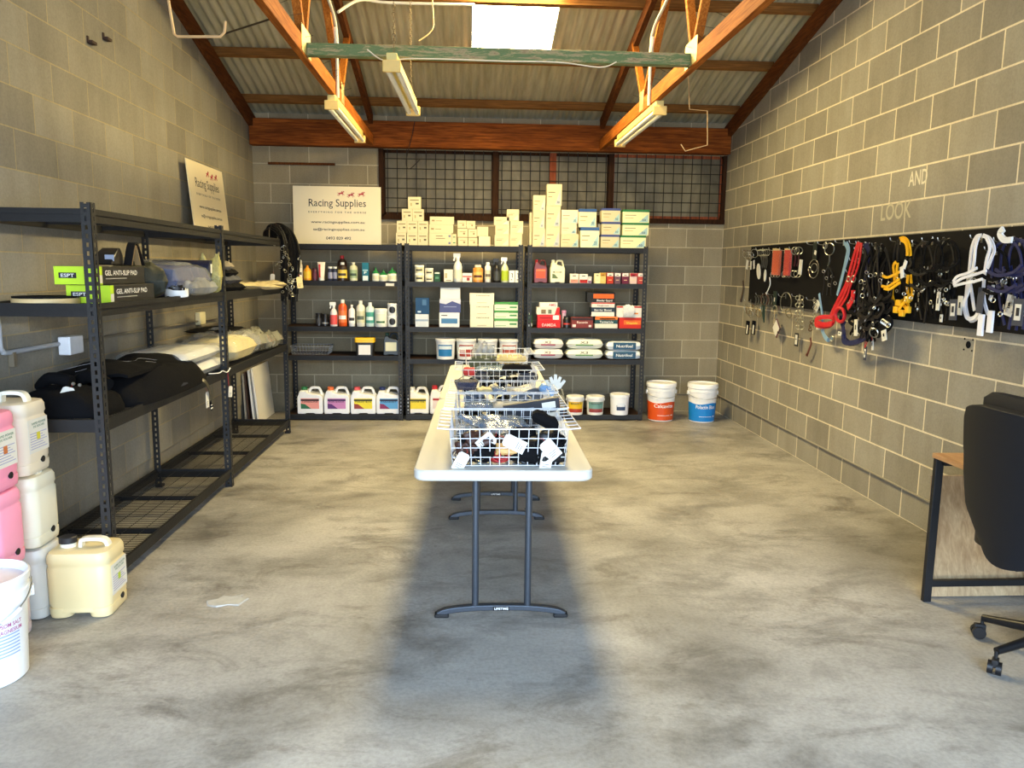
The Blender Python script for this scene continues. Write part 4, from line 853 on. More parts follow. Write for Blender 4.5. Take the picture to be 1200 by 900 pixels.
# unit 2, fourth and bottom shelf
for px, lc, l in ((522, (34, 120, 180), 'white tub with a blue sea label on the fourth shelf'), (546.3, (168, 60, 46), 'white tub with a red label, half hidden by the far basket'), (571.3, (90, 110, 130), 'white tub with a grey label behind the far basket'), (596.3, (180, 90, 70), 'white tub next to the post behind the far basket')): tub(A(px, 4), 24*K, 24*K, (238, 238, 236), (236, 236, 232), lc, l, band=(.5, .66, (220, 230, 236)), name='tub', lidh=.13)
jug(A(490, 5, .03), 26*K, 31*K, (238, 236, 230), (240, 240, 236), (232, 208, 50), 'white jug with a yellow label on the middle unit bottom shelf', (60, 60, 20), None, .17, 'HOOF OIL', INK)
jug(A(516.5, 5, .03), 26*K, 33*K, (236, 234, 230), (190, 30, 44), (226, 210, 206), 'white jug with a red cap, half hidden behind the table', (170, 30, 30), None, .17)
jug(A(543, 5, .03), 26*K, 31*K, (236, 234, 230), (60, 60, 60), (206, 200, 190), 'white jug standing behind the table on the middle unit bottom shelf', None, None, .17)
# unit 3, top
TT = [([(.55, .06), (.92, .06), (.92, .8)], (178, 184, 190))]
def tall(l, num='30'): return (CB, l, dict(bands=((.1, .60, .55, .64, (110, 100, 80)), (.1, .4, .35, .43, PR)), polys=TT, texts=((num, .76, .17, .16, .10, (50, 60, 80)),)))
s3 = 6.43
column(0, [(90, 185, 437, 572)+tall('tall white carton at the bottom of the leftmost column on the right unit'), (90, 180, 303, 432)+tall('tall white carton in the middle of the leftmost column on the right unit'), (90, 183, 180, 298)+tall('tall white carton on top of the leftmost column on the right unit')], 1, s3, 610, .1, 0)
column(0, [(187, 297, 425, 572)+tall('tall white carton at the bottom of the highest column'), (187, 297, 262, 420)+tall('tall white carton in the middle of the highest column'), (190, 305, 97, 258)+tall('topmost white carton, the highest of all the cartons, in front of the window')], 1, s3, 610, .1, 0)
def low(c, l, top, num, nc=(50, 60, 80)): return (c, l, dict(bands=((.08, .55, .5, .6, (130, 120, 90)), (.08, .34, .4, .38, (190, 160, 110))), polys=(([(.6, .06), (.95, .06), (.95, .66)], (160, 196, 200)),), texts=((num, .8, .22, .14, .17, nc),), lid=(.17, top) if top else None))
column(0, [(302, 438, 477, 575)+low(CB, 'white carton at the bottom of the short column beside the highest one', None, '30'), (302, 420, 392, 470)+low((222, 204, 176), 'pinkish grey carton in the middle of the short column', None, '30'), (302, 430, 287, 388)+low((226, 210, 184), 'pinkish grey carton on top of the short column', None, '30')], 1, s3, 610, .1, 0)
column(0, [(448, 592, 425, 577)+low((236, 232, 190), 'large white carton with a blue lid, lower one of two', (44, 84, 140), '33'), (432, 567, 287, 422)+low((236, 228, 180), 'large white carton with a blue lid, upper one of two', (44, 84, 140), '30')], 1, s3, 610, .1, 0)
column(0, [(603, 745, 480, 578)+low(CB, 'white carton with an indigo lid, bottom of three beside the green ones', (56, 70, 130), '10'), (608, 750, 382, 477)+low(CB, 'white carton with an indigo lid, middle of three beside the green ones', (56, 70, 130), '10'), (603, 747, 276, 377)+low(CB, 'white carton with an indigo lid, top of three beside the green ones', (56, 70, 130), '10')], 1, s3, 610, .12, 0)
column(0, [(750, 945, 483, 578)+low((232, 230, 180), 'wide white carton with a green lid, bottom of three at the right end', (36, 116, 64), '50'), (762, 963, 387, 481)+low((232, 230, 180), 'wide white carton with a green lid, middle of three at the right end', (36, 116, 64), '50'), (762, 965, 287, 384)+low((232, 230, 180), 'wide white carton with a green lid, top of three at the right end', (36, 116, 64), '50')], 1, s3, 610, .12, 0)
carton((A(610+590/6.43, 1, .2)[0], BY0+.16, TZ[1]+.001), 5*K, 28*K, .08, (226, 214, 180), 'narrow cream carton standing behind the blue-lidded cartons')
carton((A(610+78/6.43, 1, .2)[0], BY0+.15, TZ[1]+.001), 5*K, 40*K, .1, CB, 'tall thin white carton standing behind the leftmost column')
# unit 3, second shelf
jug(A(633.5, 2, .04), 15.5*K, 27*K, (110, 40, 40), (180, 24, 30), (214, 80, 50), 'dark red jug with red cap and orange label', (236, 120, 80), None, .1, name='jug')
jug(A(653.3, 2, .04), 17.5*K, 27*K, (236, 230, 192), (238, 232, 200), (232, 226, 188), 'cream jug with a curly black mark beside the red jug', None, (90, 110, 70), .1, 'D', (90, 100, 70), name='jug')
RB = (180, 36, 34)
for px, w, h, c, b_, l in ((672.9, 9.8, 11, (236, 226, 206), (214, 150, 130), 'small white box with faint pink print, first of the low boxes'), (683.8, 10, 10.8, (238, 228, 216), RB, 'small white box with a red lower half and dark script'), (691.2, 4, 8, (236, 230, 220), (150, 120, 150), 'tiny white box tucked beside the red and white one'), (700, 6.8, 11.8, (232, 226, 176), (232, 226, 176), 'plain pale yellow box among the small boxes'), (706.5, 6.8, 12.6, (226, 196, 110), (190, 140, 50), 'small yellow-gold box next to the plain pale yellow one'), (714.9, 7.6, 12.6, (190, 52, 30), (236, 226, 206), 'small brick-red box with a white top'), (723.6, 7.2, 12.6, (104, 70, 88), (236, 226, 216), 'small greyish purple box with a white top'), (732.8, 7.8, 12.6, (104, 24, 58), (236, 226, 216), 'small dark maroon box with a white top'), (742.2, 8.4, 12.6, (226, 196, 186), (170, 40, 50), 'small white and red box second from the right end'), (751, 7.6, 12.6, (190, 70, 66), (236, 226, 216), 'small pinkish red box at the right end of the row')):
    carton(A(px, 2), w*K, h*K, .05, c, l, bands=(((.03, .68, .97, .98, b_),) if px > 703 else ((.05, .04, .95, .4, b_),) if b_ != c else ())+((.3, .75, .7, .82, (60, 50, 50)), (.25, .3, .75, .36, (236, 200, 150))))
# unit 3, third shelf
s3 = 6.92
column(0, [(133, 328, 520, 580, (206, 30, 40), 'red carton at the bottom of the red stack', dict(texts=(('DAMIDA', .5, .4, .6, .4, (246, 210, 206)),))), (133, 328, 470, 518, (214, 44, 52), 'red and white carton second in the red stack', dict(bands=((.66, .15, .92, .9, (240, 232, 226)), (.1, .4, .6, .55, (150, 20, 30))))), (125, 318, 408, 468, (232, 220, 206), 'white carton with brown horses and a red corner', dict(polys=(([(.78, 0), (1, 0), (1, 1), (.88, 1)], (206, 36, 40)),), bands=((.2, .15, .4, .7, (130, 110, 80)), (.5, .15, .65, .7, (96, 110, 90))))), (150, 297, 367, 407, (236, 232, 224), 'narrow white carton with red letters on top of the red stack', dict(texts=(('AMG', .72, .5, .4, .5, (190, 30, 40)),)))], 3, s3, 610, .11, 0)
tub(A(660.5, 3, .15), 5.5*K, 20*K, (226, 190, 200), (236, 160, 186), None, 'pink-lidded tub peeping out behind the red stack', taper=1)
bottle(A(664, 3), 9.2*K, 14*K, (18, 18, 20), (24, 24, 26), (206, 60, 50), 'little black jar with a red label line beside the red stack', 'jar', capr=.7, labz=(.3, .42), name='jar')
column(0, [(410, 590, 495, 582, (126, 50, 50), 'dark red-brown carton with white lettering', dict(texts=(('Recovin', .5, .55, .5, .22, (240, 224, 214)),), bands=((.04, .1, .2, .35, (230, 214, 206)), (.8, .1, .92, .3, (240, 230, 220)), (0, .75, 1, .98, (52, 24, 30)))))], 3, s3, 610, .1, 0)
column(0, [(600, 790, 545, 582, (232, 224, 206), 'flat cream carton strip under the teal and orange carton', {}), (600, 790, 482, 543, (24, 74, 82), 'teal carton with orange horse print and white lettering', dict(bands=((.0, .55, 1, .98, (228, 120, 50)), (.2, .6, .9, .75, (240, 232, 222))), texts=(('Turmericle', .5, .25, .6, .3, (240, 240, 236)),))), (568, 762, 405, 478, (30, 52, 74), 'navy carton with white lettering resting on the teal one', dict(texts=(('Barrier Boost', .5, .72, .75, .22, (240, 240, 240)),), bands=((0, .0, 1, .5, (236, 226, 214)),))), (568, 762, 362, 403, (230, 222, 212), 'white and red carton under the black one', dict(texts=(('Neigh-Lox', .5, .35, .5, .35, (60, 40, 40)),), bands=((0, .75, 1, .98, (200, 60, 50)),))), (530, 765, 277, 359, (26, 28, 32), 'large black carton with an orange panel, highest on the third shelf', dict(bands=((.22, .4, .95, .86, (226, 98, 30)),), texts=(('Bleeder Guard', .62, .2, .55, .2, (240, 240, 236)),)))], 3, s3, 610, .12, 0)
column(0, [(795, 988, 490, 580, (208, 44, 30), 'red carton with a yellow-orange band at the right end of the shelf', dict(bands=((.2, .35, .95, .75, (236, 110, 40)),), texts=(('Vitamin', .55, .5, .5, .22, (250, 214, 60)), ))), (772, 985, 392, 487, (228, 224, 214), 'white carton with a red top edge lying on the red one', dict(bands=((0, .86, 1, .99, (190, 44, 44)), (.5, .3, .85, .42, (230, 140, 60)))))], 3, s3, 610, .12, 0)
o = tag(pillow(.12, .05, .12, 21, .5, ex=.3).build('speckled_pouch', M((226, 222, 214), .5, 0, .5, 160)), 'white speckled pouch propped in front of the white carton', 'pouch'); p = A(737, 3, -.03); o.location = (p[0], BY0-.028+.05, TZ[3]+.115)
bottle((A(617.5, 3, .1)[0]+.02, BY0+.05, TZ[3]), 7*K, 18*K, (60, 110, 56), (236, 238, 232), (226, 230, 220), 'green and white bottle between the posts of the middle and right units', labz=(.1, .3))
# unit 3, fourth shelf: pillow packs
def pack(px, w, d, h, lvl, c, band, tx, lab, seed, tc=(60, 50, 50)):
    p = A(px, 4, .12); t = T('feed_pack', lab, 'packet', (p[0], p[1], p[2]+lvl))
    pillow(w, d, h, seed, .12, 20, 12, ex=.3).build('pouch', col(c, .3, bump=.4), t)
    mb = MB(); mb.box(-w*.25, w*.22, -d/2-.004, -d/2+.02, h*.36, h*.46); mb.build('print', col(band), t); text(tx, w*.22, col(tc), t, (-.01, -d/2-.006, h*.66), height=h*.22)
for lv, nm in ((0, 'lower'), (.105, 'upper')):
    pack(641.5, 36*K, .2, .11, lv, (236, 230, 220), (150, 30, 60), 'X2', 'white packet with a red flash, %s one at the left' % nm, 3+lv*10)
    pack(683.5, 44*K, .2, .11, lv, (236, 236, 218), (90, 140, 60), 'X3', 'white packet with a green flash, %s one in the middle' % nm, 5+lv*10)
for lv, nm in ((0, 'lower'), (.095, 'upper')):
    p = A(729, 4, .12); t = T('feed_pack', 'white packet with a deep teal label, %s one at the right' % nm, 'packet', (p[0], p[1], p[2]+lv)); pillow(43*K, .2, .095, 8+lv*10, .1, ex=.25).build('pouch', col((232, 236, 236), .3, bump=.3), t)
    MB().box(-.115, .12, -.106, -.06, .012, .082).build('label', col((14, 72, 104)), t, bevel=.004); text('Nutrifoal', .17, WHITE, t, (0, -.108, .047), height=.03)
# unit 3, bottom shelf
tub(A(673.5, 5), 21.5*K, 22.5*K, (238, 236, 230), (240, 240, 236), (236, 190, 30), 'white tub with a yellow label on the bottom shelf of the right unit', band=(.15, .34, (176, 60, 40)), a=1.0, txt='MALEFICA', tcol=(60, 50, 20), bail=True)
tub(A(697, 5), 22*K, 22.5*K, (238, 236, 230), (240, 240, 236), (110, 154, 146), 'white tub with a grey-green label, middle one of the bottom shelf', band=(.15, .34, (150, 60, 60)), a=1.0, txt='OSTEOLITE', tcol=(30, 40, 40), bail=True)
tub(A(725.5, 5), 24*K, 25*K, (240, 240, 240), (242, 242, 240), (40, 62, 96), 'white tub with a small navy label, right one of the bottom shelf', labz=(.24, .5), a=.5, band=(.42, .6, (226, 230, 236)))
jug(A(653.5, 5, .02), 17*K, 31*K, (170, 168, 160), (200, 200, 196), None, 'empty clear jug at the left end of the right unit bottom shelf', d=.14, mat=M((176, 174, 160), .15, alpha=.55, spec=.8))
# floor buckets
def bucket(px, pyb, c, tx, label):
    p = at(px, pyb, Z=0); p.y += .14; t = T('feed_bucket', label, 'bucket', (p.x, p.y, 0)); h = .40; r0, r1 = .128, .148
    body = col((240, 238, 232), .35); rad = lambda z: r0+(r1-r0)*z/.31
    lat(t, 'body', [(r0-.006, 0), (r0, .006), (rad(.24), .24), (rad(.31), .31), (r1+.004, .312), (r1+.004, .335), (r1+.001, .336), (r1+.001, .352)], body, 36)
    lat(t, 'lid', [(r1+.004, .352), (r1+.009, .355), (r1+.009, .392), (r1+.004, h), (r1-.008, h), (r1-.012, h-.014), (.001, h-.014)], col((242, 240, 236), .35), 36)
    vs = []; fs = []; n = 48
    for k in range(n+1):
        a = 2*pi*k/n
        for z in (.012, .20+.008*sin(3*a)): vs.append(((rad(z)+.001)*sin(a), -(rad(z)+.001)*cos(a), z))
    for k in range(n): fs.append((2*k, 2*k+2, 2*k+3, 2*k+1))
    MB().add(vs, fs).build('label', col(c, .4), t)
    text(tx, .21, WHITE, t, (0, 0, .165), bend=rad(.165)+.0025, height=.038); MB().add(*patch(lambda z: rad(z)+.0018, .062, .066, .5, 8)).build('label_line', WHITE, t)
    MB().add(*patch(lambda z: rad(z)+.0018, .062, .07, .12, 4, x0=.75)).build('label_line', WHITE, t)
    for s in (-1, 1): MB().box(*sorted((s*(r1-.002), s*(r1+.014))), -.018, .018, .28, .32).build('bail_lug', body, t, bevel=.003)
    MB().tube([((r1+.012)*cos(a_), -(r1+.012)*sin(a_), .30-.05*sin(a_)) for a_ in [pi*k/16 for k in range(17)]], .0022, 6).build('bail_handle', STEEL, t)
    return t
bucket(777.5, 494.5, (224, 84, 26), 'Calcavite', 'white bucket with an orange lower half on the floor beside the shelving')
bucket(826.5, 496, (20, 130, 206), 'Polactin Blue', 'white bucket with a bright blue lower half on the floor by the right wall')
# ---------------------------------------------------------------- left shelving contents
def put(o, loc, rot=(0, 0, 0)): o.location = loc; o.rotation_euler = rot; return o
# sign leaning on the wall
b0, b1 = at(226, 262, X=-2.12), at(266, 271, X=-2.12)
sign('white sign with red horses leaning against the left wall on top of the long shelving', (-2.115, 6.73, LT[0]+.002), (radians(-5), 0, radians(90)), .90, .575)
z2 = LT[1]-.009; z3 = LT[2]-.009
# wooden seat pad
t = T('riding_pad', 'round pale-edged board with a black top at the near end of the middle shelf', 'pad', (-1.95, 3.74, z2))
MB().lathe([(.135, 0), (.14, .004), (.14, .024), (.136, .028)], 40).build('pale_board', col((206, 180, 130), .6), t); MB().lathe([(.136, .028), (.137, .036), (.001, .038)], 40).build('black_top', BLKC, t)
# two long gel pad boxes, lime ends
for k, nm in ((0, 'lower'), (1, 'upper')):
    t = T('pad_carton', 'long black carton with a lime green end, %s of two on the middle shelf' % nm, 'box', (-1.785-.035*k, 3.80-.03*k, z2+.001+.088*k))
    MB().box(-.1, .1, 0, .52, 0, .086).build('carton_body', col((30, 30, 30), .5), t, bevel=.0015)
    MB().box(-.101, .035, -.0015, .001, .001, .085).build('green_end', col((190, 226, 40), .5), t); MB().box(.042, .101, -.0015, .001, .001, .085).build('green_end', col((190, 226, 40), .5), t)
    MB().box(.1003, .1015, .0, .035, .001, .085).build('green_edge', col((190, 226, 40), .5), t)
    MB().box(.1016, .1022, .002, .033, .008, .045).build('barcode_sticker', PAPER, t)
    MB().box(-.08, -.0, -.0025, -.0016, .03, .056).build('end_label', col((24, 24, 26)), t); text('ESPT', .06, WHITE, t, (-.04, -.003, .043), height=.016)
    o = text('GEL ANTI-SLIP PAD', .36, WHITE, t, (.1012, .245, .055), height=.024); o.rotation_euler.z = pi/2
    MB().box(.1004, .1010, .07, .3, .026, .030).build('print', col((170, 170, 165)), t)
t = T('hang_pack', 'black hanging pack with a silver label on top of the black cartons', 'packet', (-1.80, 3.98, z2+.182))
MB().box(-.05, .05, 0, .14, 0, .006).build('card', BLKC, t); MB().loft([rrect(.1, .14, .01, .006, cy=.07), rrect(.1, .1, .01, .05, cy=.09), rrect(.08, .02, .005, .085, cy=.12)]).build('pack_body', col((22, 22, 26), .3), t); MB().box(.01, .055, .02, .022, .018, .05).build('silver_label', col((150, 160, 180), .3), t)
t = T('strap_loop', 'black and tan strap loop standing on the black cartons', 'strap', (-1.74, 4.22, z2+.182))
MB().ribbon(sm([(0, -.08, .0), (0, -.035, .09), (0, 0, .115), (0, .04, .075), (0, .09, 0)], 6), .04, .006, (1, 0, 0)).build('strap', BLK2, t)
MB().ribbon(sm([(0, -.06, .0), (0, -.02, .08), (0, 0, .10), (0, .02, .07), (0, .05, 0)], 6), .03, .004, (1, 0, 0)).build('inner_strap', col((150, 124, 84)), t)
OLIVE = M((44, 46, 34), .6, 0, .2, 30, bump=.4)
t = tag(pillow(.30, .2, .19, 31, .3, ex=.4).build('horse_boot', OLIVE), 'dark olive padded boot lying beside the black cartons', 'boot'); put(t, (-1.84, 4.5, z2), (0, 0, .4))
# navy rug in clear bag, other parcels
t = T('rug_parcel', 'folded navy horse rug in a clear bag on the middle shelf', 'rug', (-1.88, 4.95, z2), pi/2)
pillow(.64, .40, .185, 41, .08, 24, 16, ex=.2).build('folded_rug', M((24, 40, 104), .8, 0, .2, 60, bump=.4), t); pillow(.66, .42, .195, 42, .2, 28, 18, ex=.2).build('clear_wrap', CLEAR, t)
t = tag(pillow(.44, .2, .10, 45, .5, 26, 16, ex=.35).build('wrapped_rug', MILKY), 'crumpled clear-wrapped grey parcel in front of the navy rug', 'parcel'); put(t, (-1.72, 4.98, z2), (0, 0, pi/2))
t = T('white_halter', 'white and black plastic-wrapped strap near the olive boot', 'strap', (-1.69, 4.66, z2), .3)
coil(t, .055, .04, WHITE, 5, 'strap', 2); coil(t, .04, .05, BLK2, 6, 'inner_strap', 2)
t = T('blue_rolls', 'dark blue rolled rugs with white labels beside the middle post', 'rug', (-1.86, 5.30, z2)); 
for k, (zz, cc) in enumerate(((.055, (30, 60, 110)), (.165, (22, 26, 52)))):
    MB().tube([(-.2, 0, zz), (.17, 0, zz)], .055, 20).build('roll', M(cc, .5, 0, .2, 40, bump=.4), t); MB().box(.171, .173, -.02, .02, zz-.03, zz+.03).build('roll_label', PAPER, t)
t = tag(pillow(.16, .09, .22, 55, .7, ex=.3).build('rope_bag', M((190, 180, 110), .2, 0, .4, 60, alpha=.7, bump=1)), 'clear bag of yellowish rope standing next to the middle post', 'bag'); put(t, (-1.72, 5.34, z2), (0, 0, .2))
t = tag(pillow(.36, .3, .05, 56, .6, ex=.4).build('film_bag', CLEAR), 'clear film bag lying on top of the navy rug', 'bag'); put(t, (-1.95, 5.02, z2+.165), (.05, 0, 1.2))
for k, (zz, cc, nm) in enumerate(((0, BLKC, 'lowest'), (.05, DGREY, 'second'), (.10, BLKC, 'third'), (.145, col((130, 122, 108)), 'topmost'))):
    t = tag(pillow(.42-.02*k, .36-.02*k, .07, 60+k, .4, ex=.25).build('folded_cloth', cc), 'dark folded cloth beside the middle post, %s of the pile' % nm, 'cloth'); put(t, (-1.82, 5.70, z2+zz), (0, 0, 1.5+.1*k))
for k, (x, y, w, d, rz, nm) in enumerate(((-1.76, 6.45, .6, .24, 1.15, 'nearer'), (-1.74, 6.92, .6, .28, 1.9, 'farther'))):
    t = tag(pillow(w, d, .05, 70+k, .6, 24, 14, ex=.5).build('flat_wrap', M((206, 192, 150), .3, 0, .15, 20, alpha=.9, bump=1)), 'cream flat wrapped garment hanging over the shelf edge, the %s one' % nm, 'packet'); put(t, (x, y, z2+.0), (0, .04, rz))
# bridles hung over the far end of the top shelf
def metal_bits(mb, c, n, spread, rr):
    for k in range(n):
        p = Vector((c[0]+rr.uniform(-1, 1)*spread[0], c[1]+rr.uniform(-1, 1)*spread[1], c[2]+rr.uniform(-1, 1)*spread[2])); mb.torus(p, rr.uniform(.008, .018), .002, (rr.uniform(-1, 1), -1, rr.uniform(-1, 1)), 12, 5, arc=.999 if k % 3 else .7)
t = T('bridle_bundle', 'bundle of black bridles with steel buckles and tags hung over the far top shelf end', 'bridles', (-1.70, 7.20, LT[0]), 0)
rr = random.Random(3)
for k in range(13):
    xo = .0+.017*k; dy = rr.uniform(-.04, .04); hgt = .06+.05*sin(pi*k/12); dl = .38+.12*rr.random()
    # the straps go over the end beam and hang in front of it
    pts = [(-.13+xo*.5, .06+dy, -.03), (-.12+xo*.6, .02+dy, hgt), (-.06+xo*.8, -.03+dy, hgt+.03), (.03+xo*.7, -.09+dy*.5, hgt*.4), (.055+xo*.8, -.12+dy*.5, -.12), (.05+xo*.75, -.12+dy*.5, -.12-dl*.5), (.045+xo*.7, -.11+dy*.4, -.1-dl)]
    MB().ribbon(sm(pts, 5), .016, .005, (.6, 1, 0)).build('strap', BLK2, t)
for k in range(3):
    mb = MB(); metal_bits(mb, (.05+.06*k, -.16, -.2-.04*k), 9, (.05, .03, .16), rr); metal_bits(mb, (.06+.05*k, -.15, -.42), 6, (.05, .03, .07), rr); mb.build('buckles', STEEL, t)
price_tag((-1.735, 7.10, 1.43), (0, .1, 0), 'cream tag hanging at the left side of the bridle bundle', .04, .1, PAPER); price_tag((-1.47, 6.98, 1.41), (0, -.1, .2), 'yellowish cream tag hanging at the right side of the bridle bundle', .05, .1, col((232, 206, 130)))
# third shelf: black pads
def drape(w, d, h, fn, seed, th=.014, nx=26, ny=20):
    vs = []; fs = []
    for s in (0, 1):
        for j in range(ny+1):
            for i in range(nx+1):
                u, v = -1+2*i/nx, -1+2*j/ny; x, y, z = fn(u, v); vs.append((x, y, z+(th if s == 0 else 0)))
    N = (nx+1)*(ny+1)
    for s in (0, 1):
        for j in range(ny):
            for i in range(nx):
                a = s*N+j*(nx+1)+i; q = (a, a+1, a+nx+2, a+nx+1); fs.append(q if s == 0 else q[::-1])
    rim = [i for i in range(nx+1)]+[j*(nx+1)+nx for j in range(1, ny+1)]+[ny*(nx+1)+i for i in range(nx-1, -1, -1)]+[j*(nx+1) for j in range(ny-1, 0, -1)]
    for k in range(len(rim)): a, b_ = rim[k], rim[(k+1) % len(rim)]; fs.append((a, b_, b_+N, a+N))
    return MB().add(vs, fs)
def padfn(W, D, H, seed, edge=.5):
    def fn(u, v):
        rr_ = (abs(u)**3+abs(v)**3)**(1/3) if (u or v) else 0; k = max(abs(u), abs(v)); s = (k/rr_) if rr_ else 1; uu, vv = u*s**.7, v*s**.7
        e = max(0, 1-(abs(u)**3)); e2 = max(0, 1-abs(v)**3)
        z = H*(e**.5)*(e2**.5)*(.78+.35*noise.noise(Vector((u*1.6+seed, v*1.6, seed))))
        return uu*W/2, vv*D/2, max(0, z)
    return fn
BLKP = M((12, 12, 14), .9, 0, .2, 60, bump=.2, spec=.12, name='black_neoprene')
t = T('saddle_pad', 'black folded saddle pad with a swing tag at the near end of the third shelf', 'saddle pad', (-1.93, 3.84, z3), 0)
drape(.44, .32, 0, padfn(.46, .34, .13, 3), 3, .02).build('pad', BLKP, t)
MB().tube(sm([(-.16, .06, .115), (-.09, .02, .165), (.02, .0, .15)], 5), .03, 10).build('rolled_edge', BLKP, t); MB().tube(sm([(-.02, .12, .125), (.06, .1, .165), (.17, .04, .13)], 5), .034, 10).build('rolled_edge', BLKP, t)
mb = MB(); mb.cyl((.055, -.055, .148), (.055, -.062, .150), .008, 10); mb.cyl((.085, -.055, .142), (.085, -.062, .144), .008, 10); mb.build('snap_button', STEEL, t)
p = at(77, 463, Y=3.74); price_tag((p.x, p.y, p.z), (radians(-35), .25, 0), 'white swing tag on the black saddle pad at the near end of the third shelf', .055, .085)
t = T('saddle_pad', 'large black stitched pad spread over the third shelf between the posts', 'saddle pad', (-1.87, 4.52, z3), 0)
drape(.5, .9, 0, padfn(.50, 1.15, .20, 8), 8, .02, 24, 36).build('pad', BLKP, t)
MB().tube(sm([(.1, -.45, .025), (.2, -.2, .03), (.215, .1, .035), (.17, .4, .03), (.1, .52, .025)], 6), .03, 10).build('rubber_roll', M((24, 33, 46), .5), t)
drape(.4, .5, 0, lambda u, v: (-.02+u*.19, -.33+v*.22, .15+.05*(1-u*u)*(1-v*v)+.02*noise.noise(Vector((u*2, v*2, 1)))), 8, .016).build('folded_flap', BLKP, t)
STI = M((150, 150, 156), .8)
mb = MB()
for k in range(4): mb.tube(sm([(-.15+.06*k, -.54, .19-.01*k), (-.05+.04*k, -.38, .21-.012*k), (.05+.02*k, -.2, .195-.014*k), (.02+.03*k, -.02, .19-.018*k), (.1+.02*k, .18, .145-.015*k), (.14, .34, .10-.004*k)], 5), .0012, 4)
mb.build('stitching', STI, t)
MB().box(.16, .185, -.09, -.06, .115, .128).build('small_badge', WHITE, t)
t = T('leather_strap', 'olive leather strap with white tag hanging below the third shelf edge', 'strap', (-1.632, 4.86, z3))
MB().ribbon(sm([(-.07, .0, .03), (-.0, .0, .015), (.022, .03, -.03), (.02, .08, -.09), (.018, .11, -.15)], 5), .025, .005, (0, 1, .6)).build('strap', col((62, 56, 40)), t)
price_tag((-1.622, 4.90, z3-.115), (0, 0, radians(90)), 'white swing tag hanging below the third shelf beside a round black tag', .055, .1)
t = T('round_tag', 'round black tag with white print hanging below the third shelf', 'tag', (-1.624, 4.98, z3-.165), pi/2)
MB().add([(.034*cos(2*pi*q/24), y_, .034*sin(2*pi*q/24)) for y_ in (0, .002) for q in range(24)], [tuple(range(24)), tuple(range(47, 23, -1))]+[(q, (q+1) % 24, (q+1) % 24+24, q+24) for q in range(24)]).build('disc', BLKC, t)
MB().box(-.02, .02, -.0012, -.0002, -.022, -.014).build('print', WHITE, t); MB().box(-.016, .016, -.0012, -.0002, 0, .004).build('print', WHITE, t)
t = T('tied_string', 'white string tied round the third shelf beam beside the middle post', 'string', (-1.645, 5.36, z3-.0))
MB().tube(sm([(-.03, -.25, .02), (.005, -.15, .012), (.012, -.1, .02), (.016, -.02, .0), (.02, .04, .02)], 5), .0035, 6).build('string', WHITE, t); MB().tube([(.015, 0, 0), (.015, .01, -.1)], .002, 5).build('red_cord', REDC, t)
price_tag((-1.625, 5.385, z3-.14), (0, .15, radians(75)), 'small white label dangling on a red cord beside the middle post', .045, .075, PAPER, string=False)
# wrapped white rugs on third shelf
for k, (y, w, h, zz, mt_, nm) in enumerate(((5.35, .80, .10, 0, MILKY, 'lower one beside the black pad'), (5.3, .76, .095, .096, MILKY, 'upper one beside the black pad'))):
    t = T('wrapped_rug', 'white rug folded in milky plastic on the third shelf, %s' % nm, 'parcel', (-1.915, y-.12, z3+zz), pi/2); pillow(w*.94, .42, h*.9, 80+k, .1, 20, 12, ex=.25).build('folded_rug', M((226, 226, 222), .8), t); pillow(w, .46, h, 83+k, .35, 30, 16, ex=.25).build('plastic_wrap', CLEAR, t)
t = T('wrapped_rug', 'cream rug in crinkled clear plastic at the far end of the third shelf', 'parcel', (-1.90, 6.1, z3), pi/2); pillow(.62, .40, .17, 90, .25, 24, 14, ex=.35).build('folded_rug', M((224, 208, 150), .85, 0, .15, 20, bump=.5), t); pillow(.68, .45, .20, 91, .5, 30, 18, ex=.35).build('plastic_wrap', CLEAR, t)
t = tag(pillow(.62, .36, .16, 95, .8, 34, 20, ex=.4).build('clear_bags', M((150, 148, 130), .12, 0, .5, 12, alpha=.75, spec=1, bump=1, coat=.6)), 'heap of dark glinting clear plastic bags behind the cream rug', 'bags'); put(t, (-1.86, 6.72, z3), (0, 0, 1.4))
t = tag(pillow(.5, .3, .03, 97, .3, 20, 12, ex=.3).build('dark_cover', BLKC), 'flat dark cover lying on top of the wrapped rugs', 'cover'); put(t, (-1.99, 6.28, z3+.20), (0, 0, 1.5))
# boards leaning by the corner
for k, (x, mt_, nm) in enumerate(((-2.055, col((236, 232, 222)), 'outermost white'), (-2.10, col((232, 232, 230)), 'second white'), (-2.15, col((60, 42, 34)), 'thin dark brown'), (-2.178, col((150, 146, 136)), 'innermost grey'))):
    t = T('leaning_board', '%s board leaning against the left wall in the far corner' % nm, 'board', (x, 7.68, .0), 0, 'boards leaning in the far corner', rot=(0, radians(-5.5+k*1.2), 0))
    MB().box(-.009, .009, 0, .6-.02*k, .002, .56-.02*k).build('board', mt_, t, bevel=.001)
